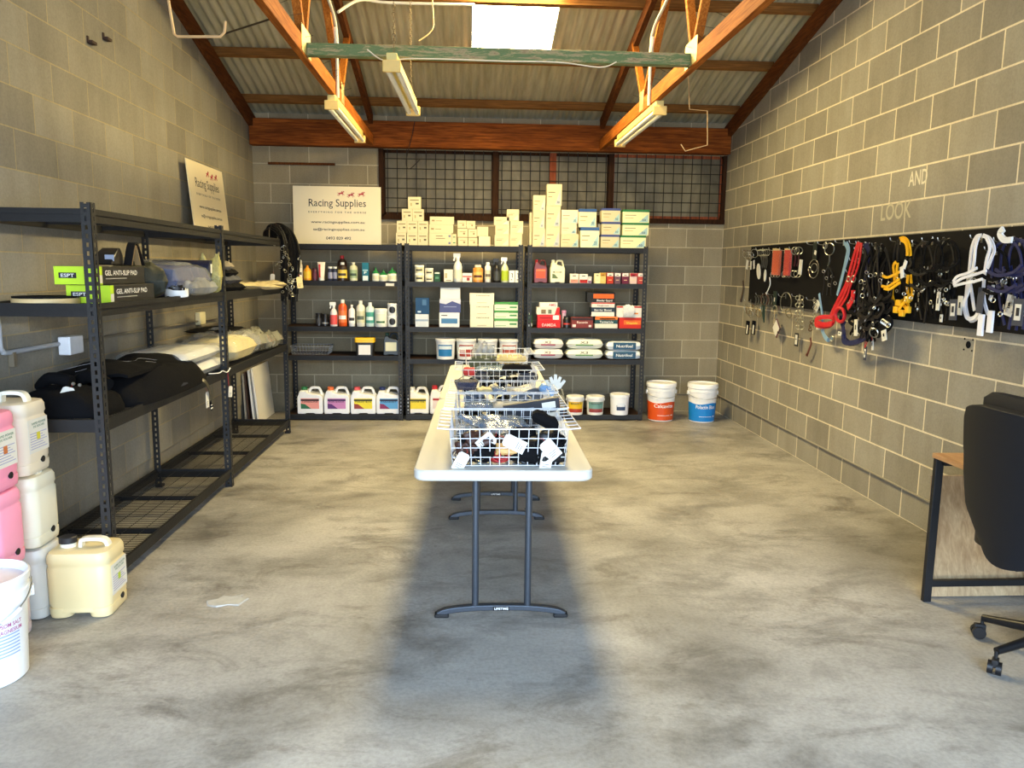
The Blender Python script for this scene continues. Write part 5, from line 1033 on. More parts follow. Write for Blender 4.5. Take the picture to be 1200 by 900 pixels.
# ---------------------------------------------------------------- jerrycans and pail
def can_mat(rgb, sss=.0): return M(rgb, .42, 0, .07, 6, spec=.4)
def jerrycan(label, loc, rz, rgb, w=.25, d=.22, h=.315, lab=True, capc=(30, 30, 34), cap=False, top=True, group=None, hh=.035, accent=(180, 200, 60), body=None):
    t = T('jerrycan', label, 'jerrycan', loc, rz, group=group); m_ = body or can_mat(rgb); hb = h
    def s_(k, z, r=.05): return rrect(w*k, d*k, r*k, z, 6)
    secs = [s_(.90, .026), s_(.97, .03), s_(.985, .036), s_(.965, .045), s_(.965, .052), s_(1, .066), s_(1, .2*h+.1), s_(1, hb-.075), s_(.965, hb-.068), s_(.965, hb-.058), s_(1, hb-.05), s_(.99, hb-.02), s_(.93, hb-.004), s_(.8, hb), s_(.3, hb-.004)]
    mb = MB().loft([list(reversed(q)) for q in secs])
    for s in (-1, 1): mb.loft([list(reversed(rrect(w*k*.36, d*k, .04*k, z, 6, s*w*.31))) for k, z in ((.82, 0), (.94, .006), (.99, .024), (.99, .05))])
    mb.build('body', m_, t)
    wh = M((232, 228, 210), .4) if not body else m_
    MB().ribbon(sm([(-w*.06, .0, hb-.012), (-w*.05, 0, hb+hh*.65), (0, 0, hb+hh), (w*.26, 0, hb+hh), (w*.35, 0, hb+hh*.5), (w*.37, 0, hb-.012)], 5), .036, .016, (0, 1, 0)).build('handle', wh, t, bevel=.005)
    mb = MB().lathe([(.033, hb-.004), (.033, hb+.02), (.03, hb+.021)], 20, (-w*.27, -d*.0, 0)); mb.build('neck', wh, t)
    if cap: MB().lathe([(.037, hb+.016), (.037, hb+.04), (.032, hb+.044)], 24, (-w*.27, 0, 0)).build('cap', col(capc, .5), t)
    # label, spigot plug on the +X face
    if lab:
        MB().box(w/2+.0002, w/2+.0012, -d*.33, d*.36, h*.30, h*.76).build('label', PAPER, t)
        o = text('RAPID POWER', d*.5, col((60, 120, 90)), t, (w/2+.0018, .01, h*.70), height=.010); o.rotation_euler.z = pi/2
        o = text('DE SOLVER', d*.4, col((60, 120, 90)), t, (w/2+.0018, .01, h*.655), height=.009); o.rotation_euler.z = pi/2
        mb = MB()
        for k in range(7): mb.box(w/2+.0012, w/2+.0018, -d*.28, d*(.3-.07*(k % 3)), h*(.35+.035*k), h*(.35+.035*k)+.0035)
        mb.build('print', col((150, 154, 190)), t, smooth=False)
        MB().box(w/2+.0018, w/2+.0023, -.012, .014, h*.47, h*.57).build('diamond_mark', col(accent), t).rotation_euler = (0, 0, 0)
    MB().tube([(w/2-.004, d*.12, h*.17), (w/2+.002, d*.12, h*.17)], .014, 14).build('spigot_plug', BLK, t)
    return t
CX = -1.98
jerrycan('pale grey jerrycan on the floor, bottom of the pale stack behind the front jerrycan', (CX+.015, 3.43, 0), 0, (206, 204, 196), lab=True)
jerrycan('cream jerrycan in the middle of the pale stack', (CX+.01, 3.43, .322), 0, (226, 220, 196), lab=False)
jerrycan('cream jerrycan with a white label on top of the pale stack', (CX-.005, 3.42, .644), 0, (226, 214, 190), accent=(210, 200, 60))
jerrycan('pink jerrycan with a white label on top of the pink stack', (-1.965, 3.14, .644), 0, (228, 110, 148), w=.25, d=.22, accent=(190, 110, 60), body=can_mat((238, 150, 178)))
jerrycan('pink jerrycan in the middle of the pink stack', (-1.962, 3.14, .322), 0, (228, 120, 156), lab=False, body=can_mat((240, 156, 184)))
jerrycan('pinkish white jerrycan at the bottom of the pink stack, behind the pail', (-1.96, 3.14, 0), 0, (232, 214, 214), lab=False)
jerrycan('squat cream jerrycan with black cap on the floor in front of the shelving', (-1.705, 3.445, 0), radians(2), (226, 208, 158), w=.27, d=.23, h=.30, cap=True, hh=.03)
t = T('plastic_pail', 'white plastic pail with a wire handle on the floor at the left edge', 'pail', (-1.805, 2.85, 0))
body = M((232, 236, 238), .35)
MB().lathe([(.13, 0), (.136, .006), (.148, .27), (.152, .30), (.163, .302), (.163, .345), (.155, .347), (.155, .372), (.163, .374), (.165, .40), (.158, .404), (.151, .392), (.14, .27)], 40).build('body', body, t)
MB().lathe([(.15, .36), (.148, .372), (.001, .374)], 40).build('lid', M((222, 214, 210), .4), t)
MB().tube([(.166*cos(a_), -.166*sin(a_), .31-.085*sin(a_)) for a_ in [pi*k/20-.6 for k in range(21)]], .0022, 6).build('bail_handle', STEEL, t)
MB().tube([(.172*cos(a_), -.172*sin(a_), .31-.085*sin(a_)) for a_ in [.25+.06*k for k in range(8)]], .008, 8).build('grip', M((236, 236, 236), .4), t)
for a_ in (-.55, 2.6): MB().box(.145, .172, -.015, .015, .29, .33).build('bail_lug', body, t, bevel=.003).rotation_euler.z = -a_
PK = col((170, 80, 130)); o = text('EPSOM SALT', .1, PK, t, (0, 0, .235), bend=.1495, height=.015); o.rotation_euler.z = radians(66); o = text('MAGNESIUM', .1, PK, t, (0, 0, .212), bend=.1485, height=.015); o.rotation_euler.z = radians(66)
mb = MB()
for k in range(7):
    vs, fs = patch(lambda z: .1385+.04*(z/.27)*.25+.0035, .20-.013*k-.005, .20-.013*k, .28, 5, x0=radians(64)); mb.add(vs, fs)
mb.build('print', col((150, 170, 210)), t)
# ---------------------------------------------------------------- desk and chair
OAK = wood_mat('pale_oak_laminate', (176, 146, 106), (212, 184, 142), (10, 10, .9), 5, .5); OAKT = wood_mat('oak_desk_top', (176, 132, 88), (206, 166, 120), (8, 1, 8), 5, .45)
t = T('desk', 'oak-topped desk with black steel legs against the right wall', 'desk', (0, 0, 0))
MB().box(2.165, 2.745, 2.1, 3.42, .70, .722).build('desk_top', OAKT, t, bevel=.002)
for y in (3.405, 2.12):
    for x in (2.19, 2.72): MB().box(x-.019, x+.019, y-.012, y+.012, 0, .70).build('leg', BLK, t, bevel=.002)
    MB().box(2.205, 2.705, y-.01, y+.01, .075, .105).build('stretcher', BLK, t); MB().box(2.205, 2.705, y-.01, y+.01, .675, .70).build('top_rail', BLK, t)
    MB().box(2.2, 2.26, y-.03, y-.012, .67, .70).build('bracket', BLK, t)
t = T('wood_panel', 'pale oak board leaning behind the near end frame of the desk', 'board', (0, 0, 0))
P = [(2.215, 3.445, .004), (2.235, 3.475, .001), (2.74, 3.475, .001), (2.74, 3.445, .004), (2.30, 3.63, .555), (2.32, 3.65, .552), (2.74, 3.65, .552), (2.74, 3.63, .555)]
MB().add(P, [(0, 1, 2, 3), (7, 6, 5, 4), (0, 4, 5, 1), (1, 5, 6, 2), (2, 6, 7, 3), (3, 7, 4, 0)]).build('board', OAK, t, smooth=False)
CHR = M((15, 18, 25), .62, 0, .1, 60, spec=.3, name='black_chair_leather')
t = T('office_chair', 'black upholstered swivel chair at the right edge in front of the desk', 'chair', (2.34, 2.79, 0), 0)
for k in range(5):
    a_ = radians(118+72*k); e = Vector((cos(a_)*.275, sin(a_)*.275, .075))
    MB().tube([Vector((cos(a_)*.03, sin(a_)*.03, .135)), Vector((cos(a_)*.15, sin(a_)*.15, .112)), e+Vector((0, 0, .015))], .024, 10, r1=.015).build('base_arm', BLK2, t)
    c_ = T('caster', 'x', 'x', (0, 0, 0)); del c_['label']; del c_['category']; c_.parent = t; c_.location = (e.x, e.y, 0); c_.rotation_euler.z = a_+.7
    for s in (-1, 1): MB().tube([(.012, s*.005, .0265), (.012, s*.024, .0265)], .0262, 20).build('wheel', BLK2, c_)
    MB().box(-.014, .03, -.012, .012, .03, .062).build('fork', BLK, c_, bevel=.004); MB().cyl((0, 0, .05), (0, 0, .09), .007, 8).build('stem', BLK, c_)
MB().cyl((0, 0, .10), (0, 0, .44), .025, 16).build('gas_lift', BLK2, t)
fw = Vector((1, .03, 0)).normalized(); sd = Vector((fw.y, -fw.x, 0))     # facing, its right-hand side
def CH(a, b_, z): return fw*a+sd*b_+Vector((0, 0, z))
secs = []
for z, k in ((.44, .9), (.455, 1), (.50, 1), (.525, .92)):
    secs.append([CH(p_.y*k, p_.x*k, z) for p_ in rrect(.5, .5, .11, 0, 5)])
MB().loft(secs).build('seat', BLK2, t)
# wrap-around back shell: grid on a curved surface
vs = []; fs = []; nu, nv = 16, 14
for layer in (0, 1):
    for j in range(nv+1):
        z = .42+.62*j/nv; wv = .285 if j/nv > .5 else .235+.05*(j/nv/.5)**.7; 
        if j/nv < .25: wv *= .72+.28*(j/nv/.25)**.6
        for i in range(nu+1):
            u = -1+2*i/nu; corner = 1-.05*max(0, (j/nv-.9)/.1)**2
            zz = z-.035*abs(u)**3*(1 if j > nv*.7 else 0) + (.06*(abs(u)**2) if j < nv*.3 else 0)*(1-j/(nv*.3) if j < nv*.3 else 0)
            back = -.285-.05*(j/nv)+.06*u*u + (.055 if layer else 0)*(1-.6*u**4)
            vs.append(tuple(CH(back, u*wv*corner, zz)))
N = (nu+1)*(nv+1)
for s in (0, 1):
    for j in range(nv):
        for i in range(nu): a = s*N+j*(nu+1)+i; q = (a, a+1, a+nu+2, a+nu+1); fs.append(q if s == 0 else q[::-1])
rim = [i for i in range(nu+1)]+[j*(nu+1)+nu for j in range(1, nv+1)]+[nv*(nu+1)+i for i in range(nu-1, -1, -1)]+[j*(nu+1) for j in range(nv-1, 0, -1)]
for k in range(len(rim)): a, b_ = rim[k], rim[(k+1) % len(rim)]; fs.append((a, b_, b_+N, a+N))
MB().add(vs, fs).build('backrest', CHR, t, bevel=.012, seg=3)
secs = [[CH(-.245+p_.y, p_.x, z) for p_ in rrect(.38*k, .06*k, .028*k, 0, 5)] for z, k in ((.86, .8), (.90, 1), (1.06, 1), (1.085, .8))]
MB().loft(secs).build('headrest', CHR, t)
MB().bar(CH(-.22, 0, .42), CH(0, 0, .42), .06, .02).build('back_bracket', BLK, t)
# ---------------------------------------------------------------- tack on the right wall
BX = 2.738
def tb(px, py, off=.02): return at(px, py, X=BX-off)
yb0 = 2.4
o = MB().box(BX, XR-.001, yb0, 7.485, 1.255, 1.787).build('tack_board', M((15, 14, 14), .8, 0, .2, 20, spec=.2)); tag(o, 'long black board on the right wall, carrying the hanging tack', 'board')
def rib(pts, w, th, mat, name, t, closed=False, n=5):
    pts = sm(pts, n, closed); N = len(pts); mb = MB(); secs = []
    for i, p in enumerate(pts):
        tg = (pts[(i+1) % N]-pts[i-1]) if closed else pts[min(i+1, N-1)]-pts[max(i-1, 0)]
        tg.normalize(); sdv = tg.cross(Vector((1, 0, 0)));
        if sdv.length < .05: sdv = Vector((0, 1, 0))
        sdv.normalize(); nn = tg.cross(sdv); secs.append([p+sdv*a*w/2+nn*b*th/2 for a, b in ((-1, -1), (1, -1), (1, 1), (-1, 1))])
    return mb.loft(secs, not closed, closed).build(name, mat, t)
def tp(lst, off): 
    out = []
    for q in lst: out.append(tb(q[0], q[1], q[2] if len(q) > 2 else off))
    return out
def hook(px, py, t=None):
    p = tb(px, py, 0); mb = MB(); mb.tube(sm([(BX, p.y, p.z-.01), (BX-.035, p.y, p.z-.012), (BX-.06, p.y, p.z-.005), (BX-.068, p.y, p.z+.012)], 4), .0028, 6); mb.box(BX-.003, BX, p.y-.008, p.y+.008, p.z-.03, p.z+.01)
    return mb.build('hook', STEEL, t)
HN = [0]
HOOKL = []
def thing0(name, label, cat, group=None): return T(name, label, cat, (0, 0, 0), group=group)
def card(t, px, py, w, h, mat, off=.03, rot=0, name='card', th=.004):
    p = tb(px, py, off); o = MB().box(-th/2, th/2, -w/2, w/2, -h/2, h/2).build(name, mat, t, bevel=.0008); o.location = p; o.rotation_euler.x = rot; return o
def ring(t, px, py, r, rr_=.0028, off=.035, ax=(1, .25, 0), mat=STEEL, name='ring'):
    return MB().torus(tb(px, py, off), r, rr_, ax, 20, 6).build(name, mat, t)
def tagged(label, px, py, off=.05, w=.045, h=.085, rot=0, dark=False):
    w *= .8; h *= .85
    t = thing0('swing_tag', label, 'tag')
    card(t, px, py, w, h, DGREY if dark else PAPER, off, rot)
    if dark: card(t, px-.6, py, w*.6, h*.6, PAPER, off+.004, rot, 'white_sticker', .001)
    card(t, px-.6, py-.5, w*.3, h*.3, INK if not dark else INK, off+.006 if dark else off+.0035, rot, 'print', .001)
    return t
# far end small goods, upper row
t = thing0('snaffle_bits', 'cluster of steel bit rings with white swing tags at the far end of the board', 'bits'); hook(878, 294, t)
for a_, b_, r in ((874, 298, .035), (880, 299, .03), (877, 302, .035), (884, 297, .04)): ring(t, a_, b_, r, ax=(1, .6, .2))
card(t, 875.5, 310, .055, .09, PAPER, .05, .2, 'swing_tag'); card(t, 880, 311, .03, .08, PAPER, .045, 0, 'swing_tag'); card(t, 883.5, 310, .035, .08, PAPER, .04, -.2, 'swing_tag')
t = thing0('snaffle_bits', 'row of hanging steel bits with curved mouthpieces next to the round white pads', 'bits'); hook(894, 292, t)
for k in range(4): ring(t, 891.5+2.2*k, 296, .03, .003, .03+.004*k, ax=(.5, 1, 0)); rib(tp([(892+2.2*k, 300), (893+2*k, 308), (891+2.2*k, 314)], .035), .008, .008, STEEL, 'mouthpiece', t)
t = thing0('round_pads', 'pair of white leaf-shaped swing pads hanging under the bits', 'tags')
for px, py, w, h, r in ((889, 318, .085, .15, -.35), (896.5, 323, .05, .11, 0)):
    p = tb(px, py, .055); o = MB().tube([(-.003, 0, 0), (.003, 0, 0)], .5, 22).build('pad', PAPER, t); o.location = p; o.scale = (1, w, h); o.rotation_euler.x = r
t = thing0('hanging_cord', 'thin white cord hanging below the white pads on the black board', 'cord'); rib(tp([(902, 325), (902.5, 333), (900, 340), (898, 344)], .03), .008, .006, WHITE, 'cord', t); card(t, 898, 344, .03, .02, WHITE, .03, 0, 'cord_end')
for k, (px, w, nm, cc) in enumerate(((909.5, .15, 'left', (222, 92, 44)), (922.5, .11, 'right', (204, 40, 26)))):
    t = thing0('mesh_pack', 'orange-red net in a clear pack with a cream header, %s one of two' % nm, 'packet'); hook(px, 292, t)
    card(t, px, 294, w, .04, col((222, 206, 150)), .05+.02*k, .05, 'header_card'); card(t, px+.5, 308, w, .21, M(cc, .7, 0, .3, 160, bump=1), .05+.02*k, .02, 'net', .02); card(t, px+.5, 308, w+.012, .225, M((230, 200, 180), .1, 0, .1, 20, alpha=.10, spec=.9), .052+.02*k, .02, 'clear_pack', .026)
    mb = MB()
    for q in range(3): mb.torus(tb(px-4+3*q, 321.5, .05), .025, .0022, (1, .4, 0), 14, 5)
    mb.build('ring', STEEL, t)
t = thing0('hobble_clips', 'pair of steel clips with maroon straps and a white card beside the orange packs', 'clips'); hook(934, 291, t)
for k in range(2): ring(t, 932+4*k, 294, .03, .004, .04, (.3, 1, 0)); rib(tp([(932+4*k, 297), (932+4*k, 305), (931+3*k, 312)], .04), .016, .006, col((70, 24, 28)), 'strap', t); ring(t, 930.5+4*k, 321, .028, .003, .04, (.4, 1, 0))
card(t, 938, 313, .06, .12, PAPER, .055, .08, 'card')
t = thing0('loose_ring_bit', 'green-backed card with a large thin steel ring and a smaller ring inside', 'bit'); hook(955, 285, t)
card(t, 955, 294, .07, .13, col((18, 34, 26)), .03, 0, 'backing_card'); card(t, 955.5, 296, .035, .035, PAPER, .035, .3, 'white_sticker', .001); ring(t, 953.5, 315, .072, .003, .035, (1, .1, 0)); ring(t, 954, 314, .035, .003, .04, (1, .3, 0)); ring(t, 948.5, 315, .014, .003, .04)
t = thing0('curb_chain_strap', 'steel ring with short chain and black straps, left of the light blue strap', 'bit'); hook(968, 285, t)
ring(t, 967, 288, .022, .004, .04); ring(t, 972, 292, .045, .0035, .04, (1, .4, 0)); rib(tp([(972, 299), (972, 306), (970.5, 312)], .04), .008, .008, STEEL, 'link', t)
for k in range(3): rib(tp([(971, 312), (966+5*k, 322), (966+4*k, 334), (964+5*k, 346)], .04+.008*k), .014, .005, BLK2, 'strap', t)
mb = MB()
for q in range(5): mb.torus(tb(965+3.4*q, 318+6*(q % 3)+q*2, .055), .012, .0025, (1, .5, .3), 12, 5)
mb.build('buckle', STEEL, t)
# lower row of small goods
t = thing0('brown_strap', 'short brown strap hanging against the bare wall left of the board', 'strap'); rib([at(x, y, X=XR-.015) for x, y in ((870.5, 329), (871, 338), (869.5, 346), (868, 352))], .022, .004, col((62, 34, 22)), 'strap', t)
card(t, 868, 352, .035, .03, col((62, 34, 22)), -.008, 0, 'strap_end')
t = thing0('ring_cluster', 'bunch of brass and steel rings at the lower far corner of the board', 'rings'); hook(880, 352, t)
for k in range(7): ring(t, 873+3.2*k, 361+3*(k % 3), .035, .003, .04+.005*k, (1, .3*(k % 3)-.2, .2), M((150, 128, 84), .35, 1) if k % 2 else STEEL)
t = thing0('bell_boots', 'two black packets with white fronts below the ring cluster', 'packet'); 
for px in (876, 883): card(t, px, 384, .05, .13, BLKC, .03, .06, 'packet', .02); card(t, px-.5, 386, .035, .085, PAPER, .044, .12, 'white_front', .001)
t = thing0('green_card', 'dark green triangular pack hanging by the row of bits', 'packet'); p = tb(893, 365, .04); MB().add([(p.x, p.y+.06, p.z+.07), (p.x, p.y-.045, p.z+.08), (p.x, p.y-.05, p.z-.1), (p.x+.01, p.y+.06, p.z+.07), (p.x+.01, p.y-.045, p.z+.08), (p.x+.01, p.y-.05, p.z-.1)], [(0, 1, 2), (5, 4, 3), (0, 3, 4, 1), (1, 4, 5, 2), (2, 5, 3, 0)]).build('pack', col((20, 52, 44), .3), t)
t = thing0('snaffle_bits', 'row of steel bits hung side by side on the lower row of the board', 'bits'); hook(894, 345, t)
for k in range(7): rib(tp([(885+3.1*k, 347), (886.2+3.1*k, 351), (885+3.1*k, 357)], .03+.003*(k % 2)), .010, .008, STEEL, 'bit', t)
ring(t, 896, 351, .05, .003, .04, (1, .3, 0), M((100, 64, 44), .5))
t = thing0('bit_card', 'dark green card holding a small jointed bit, above the white square card', 'card'); hook(908, 344, t); card(t, 908, 352, .08, .16, col((22, 40, 30)), .03, 0, 'backing_card'); card(t, 907.6, 351, .022, .035, PAPER, .035, 0, 'white_sticker', .001)
ring(t, 908, 362, .03, .004, .045); rib(tp([(906, 368), (906, 374)], .04), .014, .01, STEEL, 'bit', t, n=1); rib(tp([(909.5, 368), (909.5, 374)], .04), .014, .01, STEEL, 'bit', t, n=1)
t = thing0('square_card', 'white square card with black marks hanging cornerwise below the bits', 'card'); card(t, 910, 384.5, .13, .12, col((90, 40, 44)), .035, .75, 'red_backing'); card(t, 909.3, 384.5, .105, .10, PAPER, .04, .75, 'card')
for q in range(3): card(t, 911.5+2.3*q, 389.5-4*q, .02, .02, INK, .0435, .75, 'mark', .001)
t = thing0('training_ring', 'large single steel ring on the lower row of the board', 'ring'); hook(921, 346, t); ring(t, 921, 354.5, .085, .0045, .035, (1, .15, 0))
t = thing0('lower_ring', 'dull ring peeping out below the bottom edge of the board', 'ring'); ring(t, 924, 367, .04, .003, .03, (1, .2, .3), M((120, 112, 84), .4, 1))
t = thing0('curb_chain', 'steel chain with maroon links hanging below the board above a framed tag', 'chain'); hook(937, 346, t)
for k in range(2):
    mb = MB()
    for q in range(9): mb.torus(tb(935+4*k+(q % 2), 349+4.3*q, .04), .018, .004, (1, 0, .2) if q % 2 else (.3, 1, 0), 10, 5)
    mb.build('chain', STEEL, t)
t = thing0('framed_tag', 'small white tag in a black holder under the steel chain', 'tag'); card(t, 933.3, 398, .065, .11, BLK, .02, 0, 'holder', .006); card(t, 933, 398, .042, .08, PAPER, .0245, 0, 'tag_card', .001); card(t, 932.8, 397.5, .022, .008, INK, .026, 0, 'print', .001)
t = thing0('brown_strap', 'red-brown strap with a flared end hanging below the board', 'strap'); rib(tp([(949.5, 396), (950.5, 403), (948, 410), (945.5, 417)], .02), .02, .004, col((92, 42, 30)), 'strap', t); card(t, 945.3, 416, .035, .02, col((92, 42, 30)), .02, 0, 'strap_end')
t = thing0('lead_chain', 'thin steel chain with brown beads hanging left of the red halter', 'chain'); hook(954.5, 350, t)
mb = MB()
for q in range(9): mb.torus(tb(954.5-.5*(q > 5)*(q-5), 352+4*q, .035), .012, .003, (1, 0, .2) if q % 2 else (.2, 1, 0), 10, 5)
mb.build('chain', STEEL, t); mb = MB()
for q in range(3): mb.torus(tb(951.5-1*q, 377+4.5*q, .035), .013, .004, (.3, 1, 0), 10, 5)
mb.build('chain_end', M((110, 84, 60), .5, .6), t)
t = thing0('white_corner_card', 'white card corner showing behind the light blue strap', 'card'); card(t, 957.5, 359, .06, .09, PAPER, .015, .6)
# coloured lead straps and halters
SKY = M((128, 162, 190), .6, 0, .12, 50); REDS = M((196, 22, 34), .5, 0, .15, 60, coat=.2); NAVYS = M((20, 28, 76), .6, 0, .15, 50)
t = thing0('lead_strap', 'light blue webbing lead looped over a hook beside the red ones', 'strap'); hook(989, 283, t)
for k in range(2): rib(tp([(989+3*k, 284), (993+2*k, 292), (991+2*k, 304), (988+k, 318), (984.5+k, 332), (981, 346)], .055+.012*k), .022, .004, SKY, 'strap', t)
rib(tp([(960, 344), (961, 352), (963, 366), (964, 380), (965, 392), (970, 399), (975, 396)], .05), .026, .004, SKY, 'loop', t); ring(t, 975, 397, .018, .004, .06)
t = thing0('halter', 'bright red nylon halter with a wide hanging loop, at the left of the big cluster', 'halter'); hook(1006, 284, t)
for k, w in ((0, .03), (1, .026), (2, .018)): rib(tp([(1006+2*k, 284.5), (1003+3*k, 292), (999+4*k, 306), (995+4*k, 320), (991+3*k, 334), (984+4*k, 348), (977+3*k, 362), (973+k, 371)], .07+.012*k), w, .005, REDS, 'strap', t)
rib(tp([(957, 374), (965, 371.5), (975, 372), (977, 377), (970, 382.5), (957, 381)], .08), .032, .006, REDS, 'noseband', t, True); rib(tp([(957, 378), (966, 380.5), (975, 379)], .095), .036, .005, REDS, 'noseband_front', t)
rib(tp([(1000, 340), (999, 350), (996, 356), (993, 360)], .09), .05, .006, REDS, 'cheek_strap', t)
MB().torus(tb(984.5, 369, .09), .05, .012, (1, .2, .1), 18, 8).build('roll', REDS, t); ring(t, 1000, 327, .022, .004, .095); ring(t, 994, 327, .018, .004, .09)
t = thing0('halter', 'navy blue nylon halter between the red and the black ones', 'halter'); hook(1014, 285, t)
for k in range(3): rib(tp([(1013+2*k, 285), (1014+2.5*k, 296), (1012+2*k, 312), (1009+2*k, 330), (1005+3*k, 350), (998+3*k, 368)], .06+.012*k), .022, .005, NAVYS, 'strap', t)
rib(tp([(990, 380), (985, 372), (988, 384), (990, 396), (995, 402), (1004, 401)], .07), .04, .005, NAVYS, 'noseband', t); ring(t, 1003.5, 397.5, .045, .005, .085, (1, .3, .2))
t = thing0('small_lead', 'dark blue and white small strap end at the bottom left of the cluster', 'strap'); rib(tp([(963, 386), (966, 393), (970, 398)], .06), .03, .006, SKY, 'strap', t); card(t, 958.5, 384, .055, .03, PAPER, .06, 0, 'white_end')
# black halters
def black_halter(px, py, s, off, label, seed, mat=BLK2, n=4, ln=100, group=None):
    rr = random.Random(seed); t = thing0('halter', label, 'halter', group); hook(px, py, t)
    for k in range(n):
        dx = rr.uniform(-4, 4)*s; pts = [(px+rr.uniform(-1, 1), py), (px+3*s+dx*.4, py+8), (px+5*s*(1 if k % 2 else -1)+dx, py+ln*.28), (px+7*s*(1 if k % 2 else -1)+dx, py+ln*.55), (px+dx*1.5, py+ln*.8), (px+rr.uniform(-9, 9)*s, py+ln)]
        rib(tp(pts, off+.01*k), .018, .005, mat, 'strap', t)
    rib(tp([(px-8*s, py+ln*.62), (px, py+ln*.68), (px+9*s, py+ln*.60)], off+.05), .022, .006, mat, 'noseband', t)
    rib(tp([(px-8*s, py+ln*.78), (px+2*s, py+ln*.86), (px+11*s, py+ln*.74), (px+4*s, py+ln*.70)], off+.04), .022, .006, mat, 'chin_loop', t, True)
    mb = MB()
    for q in range(4): mb.torus(tb(px+rr.uniform(-10, 10)*s, py+rr.uniform(ln*.3, ln*.95), off+.06+.01*rr.random()), rr.uniform(.008, .014), .0022, (1, rr.uniform(-1, 1), rr.uniform(-.5, .5)), 12, 5)
    mb.build('buckle', STEEL, t)
    return t
gb = 'black leather halters in the dense cluster right of the red one'
for k, (px, py, ln) in enumerate(((1006, 304, 86), (1012, 292, 98), (1019, 286, 104), (1026, 286, 100), (1033, 287, 98), (1037, 292, 86), (1023, 312, 88), (1014, 322, 74), (1002, 318, 74))):
    black_halter(px, py, .9, .05+.018*(k % 4), 'black leather halter hanging in the dense cluster between navy and yellow ones', k+1, BLK2 if k % 2 else BLKC, 4, ln, gb)
t = thing0('noseband', 'padded black noseband sticking out at the lower right of the dense cluster', 'noseband'); rib(tp([(1014, 392), (1022, 388), (1032, 380), (1041, 375), (1043, 380), (1036, 387), (1028, 392)], .12), .05, .012, BLKC, 'band', t)
ring(t, 1024, 390, .03, .004, .14, (1, .5, .3)); mb = MB()
for q in range(4): mb.torus(tb(1035+1.8*q, 377+1.2*q, .135), .016, .003, (1, .6, .1), 12, 5)
mb.build('buckle', STEEL, t)
t = thing0('noseband', 'navy padded noseband with an oval steel ring at the bottom of the cluster', 'noseband'); rib(tp([(988, 392), (989, 400), (997, 402), (1008, 399), (1016, 394)], .10), .035, .01, NAVYS, 'band', t)
tagged('white swing tag in the middle bottom of the halter cluster', 1003, 384, .13, .055, .13, -.1)
tagged('white swing tag with black print at the lower right of the halter cluster', 1036, 393, .13, .07, .08, -.3)
tagged('narrow silver tag hanging lowest below the halter cluster', 1014, 414, .08, .04, .11, .05, True); tagged('small white tag on a red cord below the cluster, beside the lowest one', 1022.5, 404, .08, .03, .085, -.15)
tagged('small white tag at the left of the cluster under the red halter', 984, 391, .09, .06, .035)
t = thing0('cord', 'red cords tying the lowest tags to the halter cluster', 'cord')
for a_, b_, c_, d_ in ((1017, 391, 1014, 407), (1019, 392, 1022, 399), (1013, 392, 1013, 408)): rib(tp([(a_, b_), ((a_+c_)/2+1, (b_+d_)/2), (c_, d_)], .09), .004, .004, REDC, 'cord_strand', t)
# bridles
def bridle(label, mat, trace, off, w=.022, seed=1, bands=(), buck=8, bbox=None, hk=None, extra=None, bmat=STEEL, wb=None):
    t = thing0('bridle', label, 'bridle'); 
    if hk: hook(hk[0], hk[1], t)
    for k, tr_ in enumerate(trace): rib(tp(tr_, off+.01*(k % 4)), w*.72, .005, mat, 'strap', t)
    for k, tr_ in enumerate(bands): rib(tp(tr_, off+.09), wb or w*.8, .006, mat, 'browband' if k == 0 else 'noseband', t)
    if bbox:
        rr = random.Random(seed); mb = MB()
        for q in range(buck): mb.torus(tb(rr.uniform(bbox[0], bbox[2]), rr.uniform(bbox[1], bbox[3]), off+.06), rr.uniform(.007, .013), .0024, (1, rr.uniform(-1, 1), 0), 12, 5)
        mb.build('buckle', bmat, t)
    return t
YEL = M((240, 182, 24), .45, 0, .1, 60); WHT = M((236, 236, 240), .4, 0, .04, 50)
t = bridle('bright yellow racing bridle with black billets in the middle of the board', YEL,
    [[(1054, 280), (1059, 279), (1064, 283), (1066.5, 292), (1067, 300)], [(1056, 281), (1061, 284), (1063, 292), (1063, 300)], [(1050, 307), (1047, 312), (1048, 325), (1046, 340), (1045, 350)], [(1052, 308), (1051, 318), (1051, 332)],
     [(1067, 322), (1068, 334), (1069, 346), (1067, 352)], [(1064, 322), (1063, 334), (1064, 344)], [(1045, 344), (1048, 354), (1052, 358), (1058, 352)], [(1066, 344), (1062, 352), (1056, 358), (1053, 364)], [(1050, 352), (1050, 360), (1051, 366)], [(1060, 350), (1064, 356), (1065, 366)], [(1054, 362), (1058, 368), (1062, 362), (1057, 356)]],
    .07, .03, 3, [[(1034, 323), (1040, 325), (1048, 322), (1057, 317)], [(1033, 335), (1040, 336), (1048, 331), (1054, 327)], [(1036, 338), (1042, 339), (1049, 335), (1055, 331)]], 4, (1046, 318, 1066, 360), (1055, 281), wb=.016)
for tr_ in ([(1054, 281), (1050, 286), (1048, 296), (1047, 306)], [(1062, 302), (1060, 310), (1057, 320), (1055, 332), (1054, 344)], [(1066, 303), (1068, 309), (1064, 314)], [(1053, 283), (1052, 296), (1052, 306)]): rib(tp(tr_, .075), .020, .006, BLK2, 'black_billet', t)
card(t, 1060.5, 310, .03, .05, WHITE, .17, .4, 'white_pad'); card(t, 1057, 319, .035, .07, WHITE, .17, -.3, 'white_pad')
mb = MB()
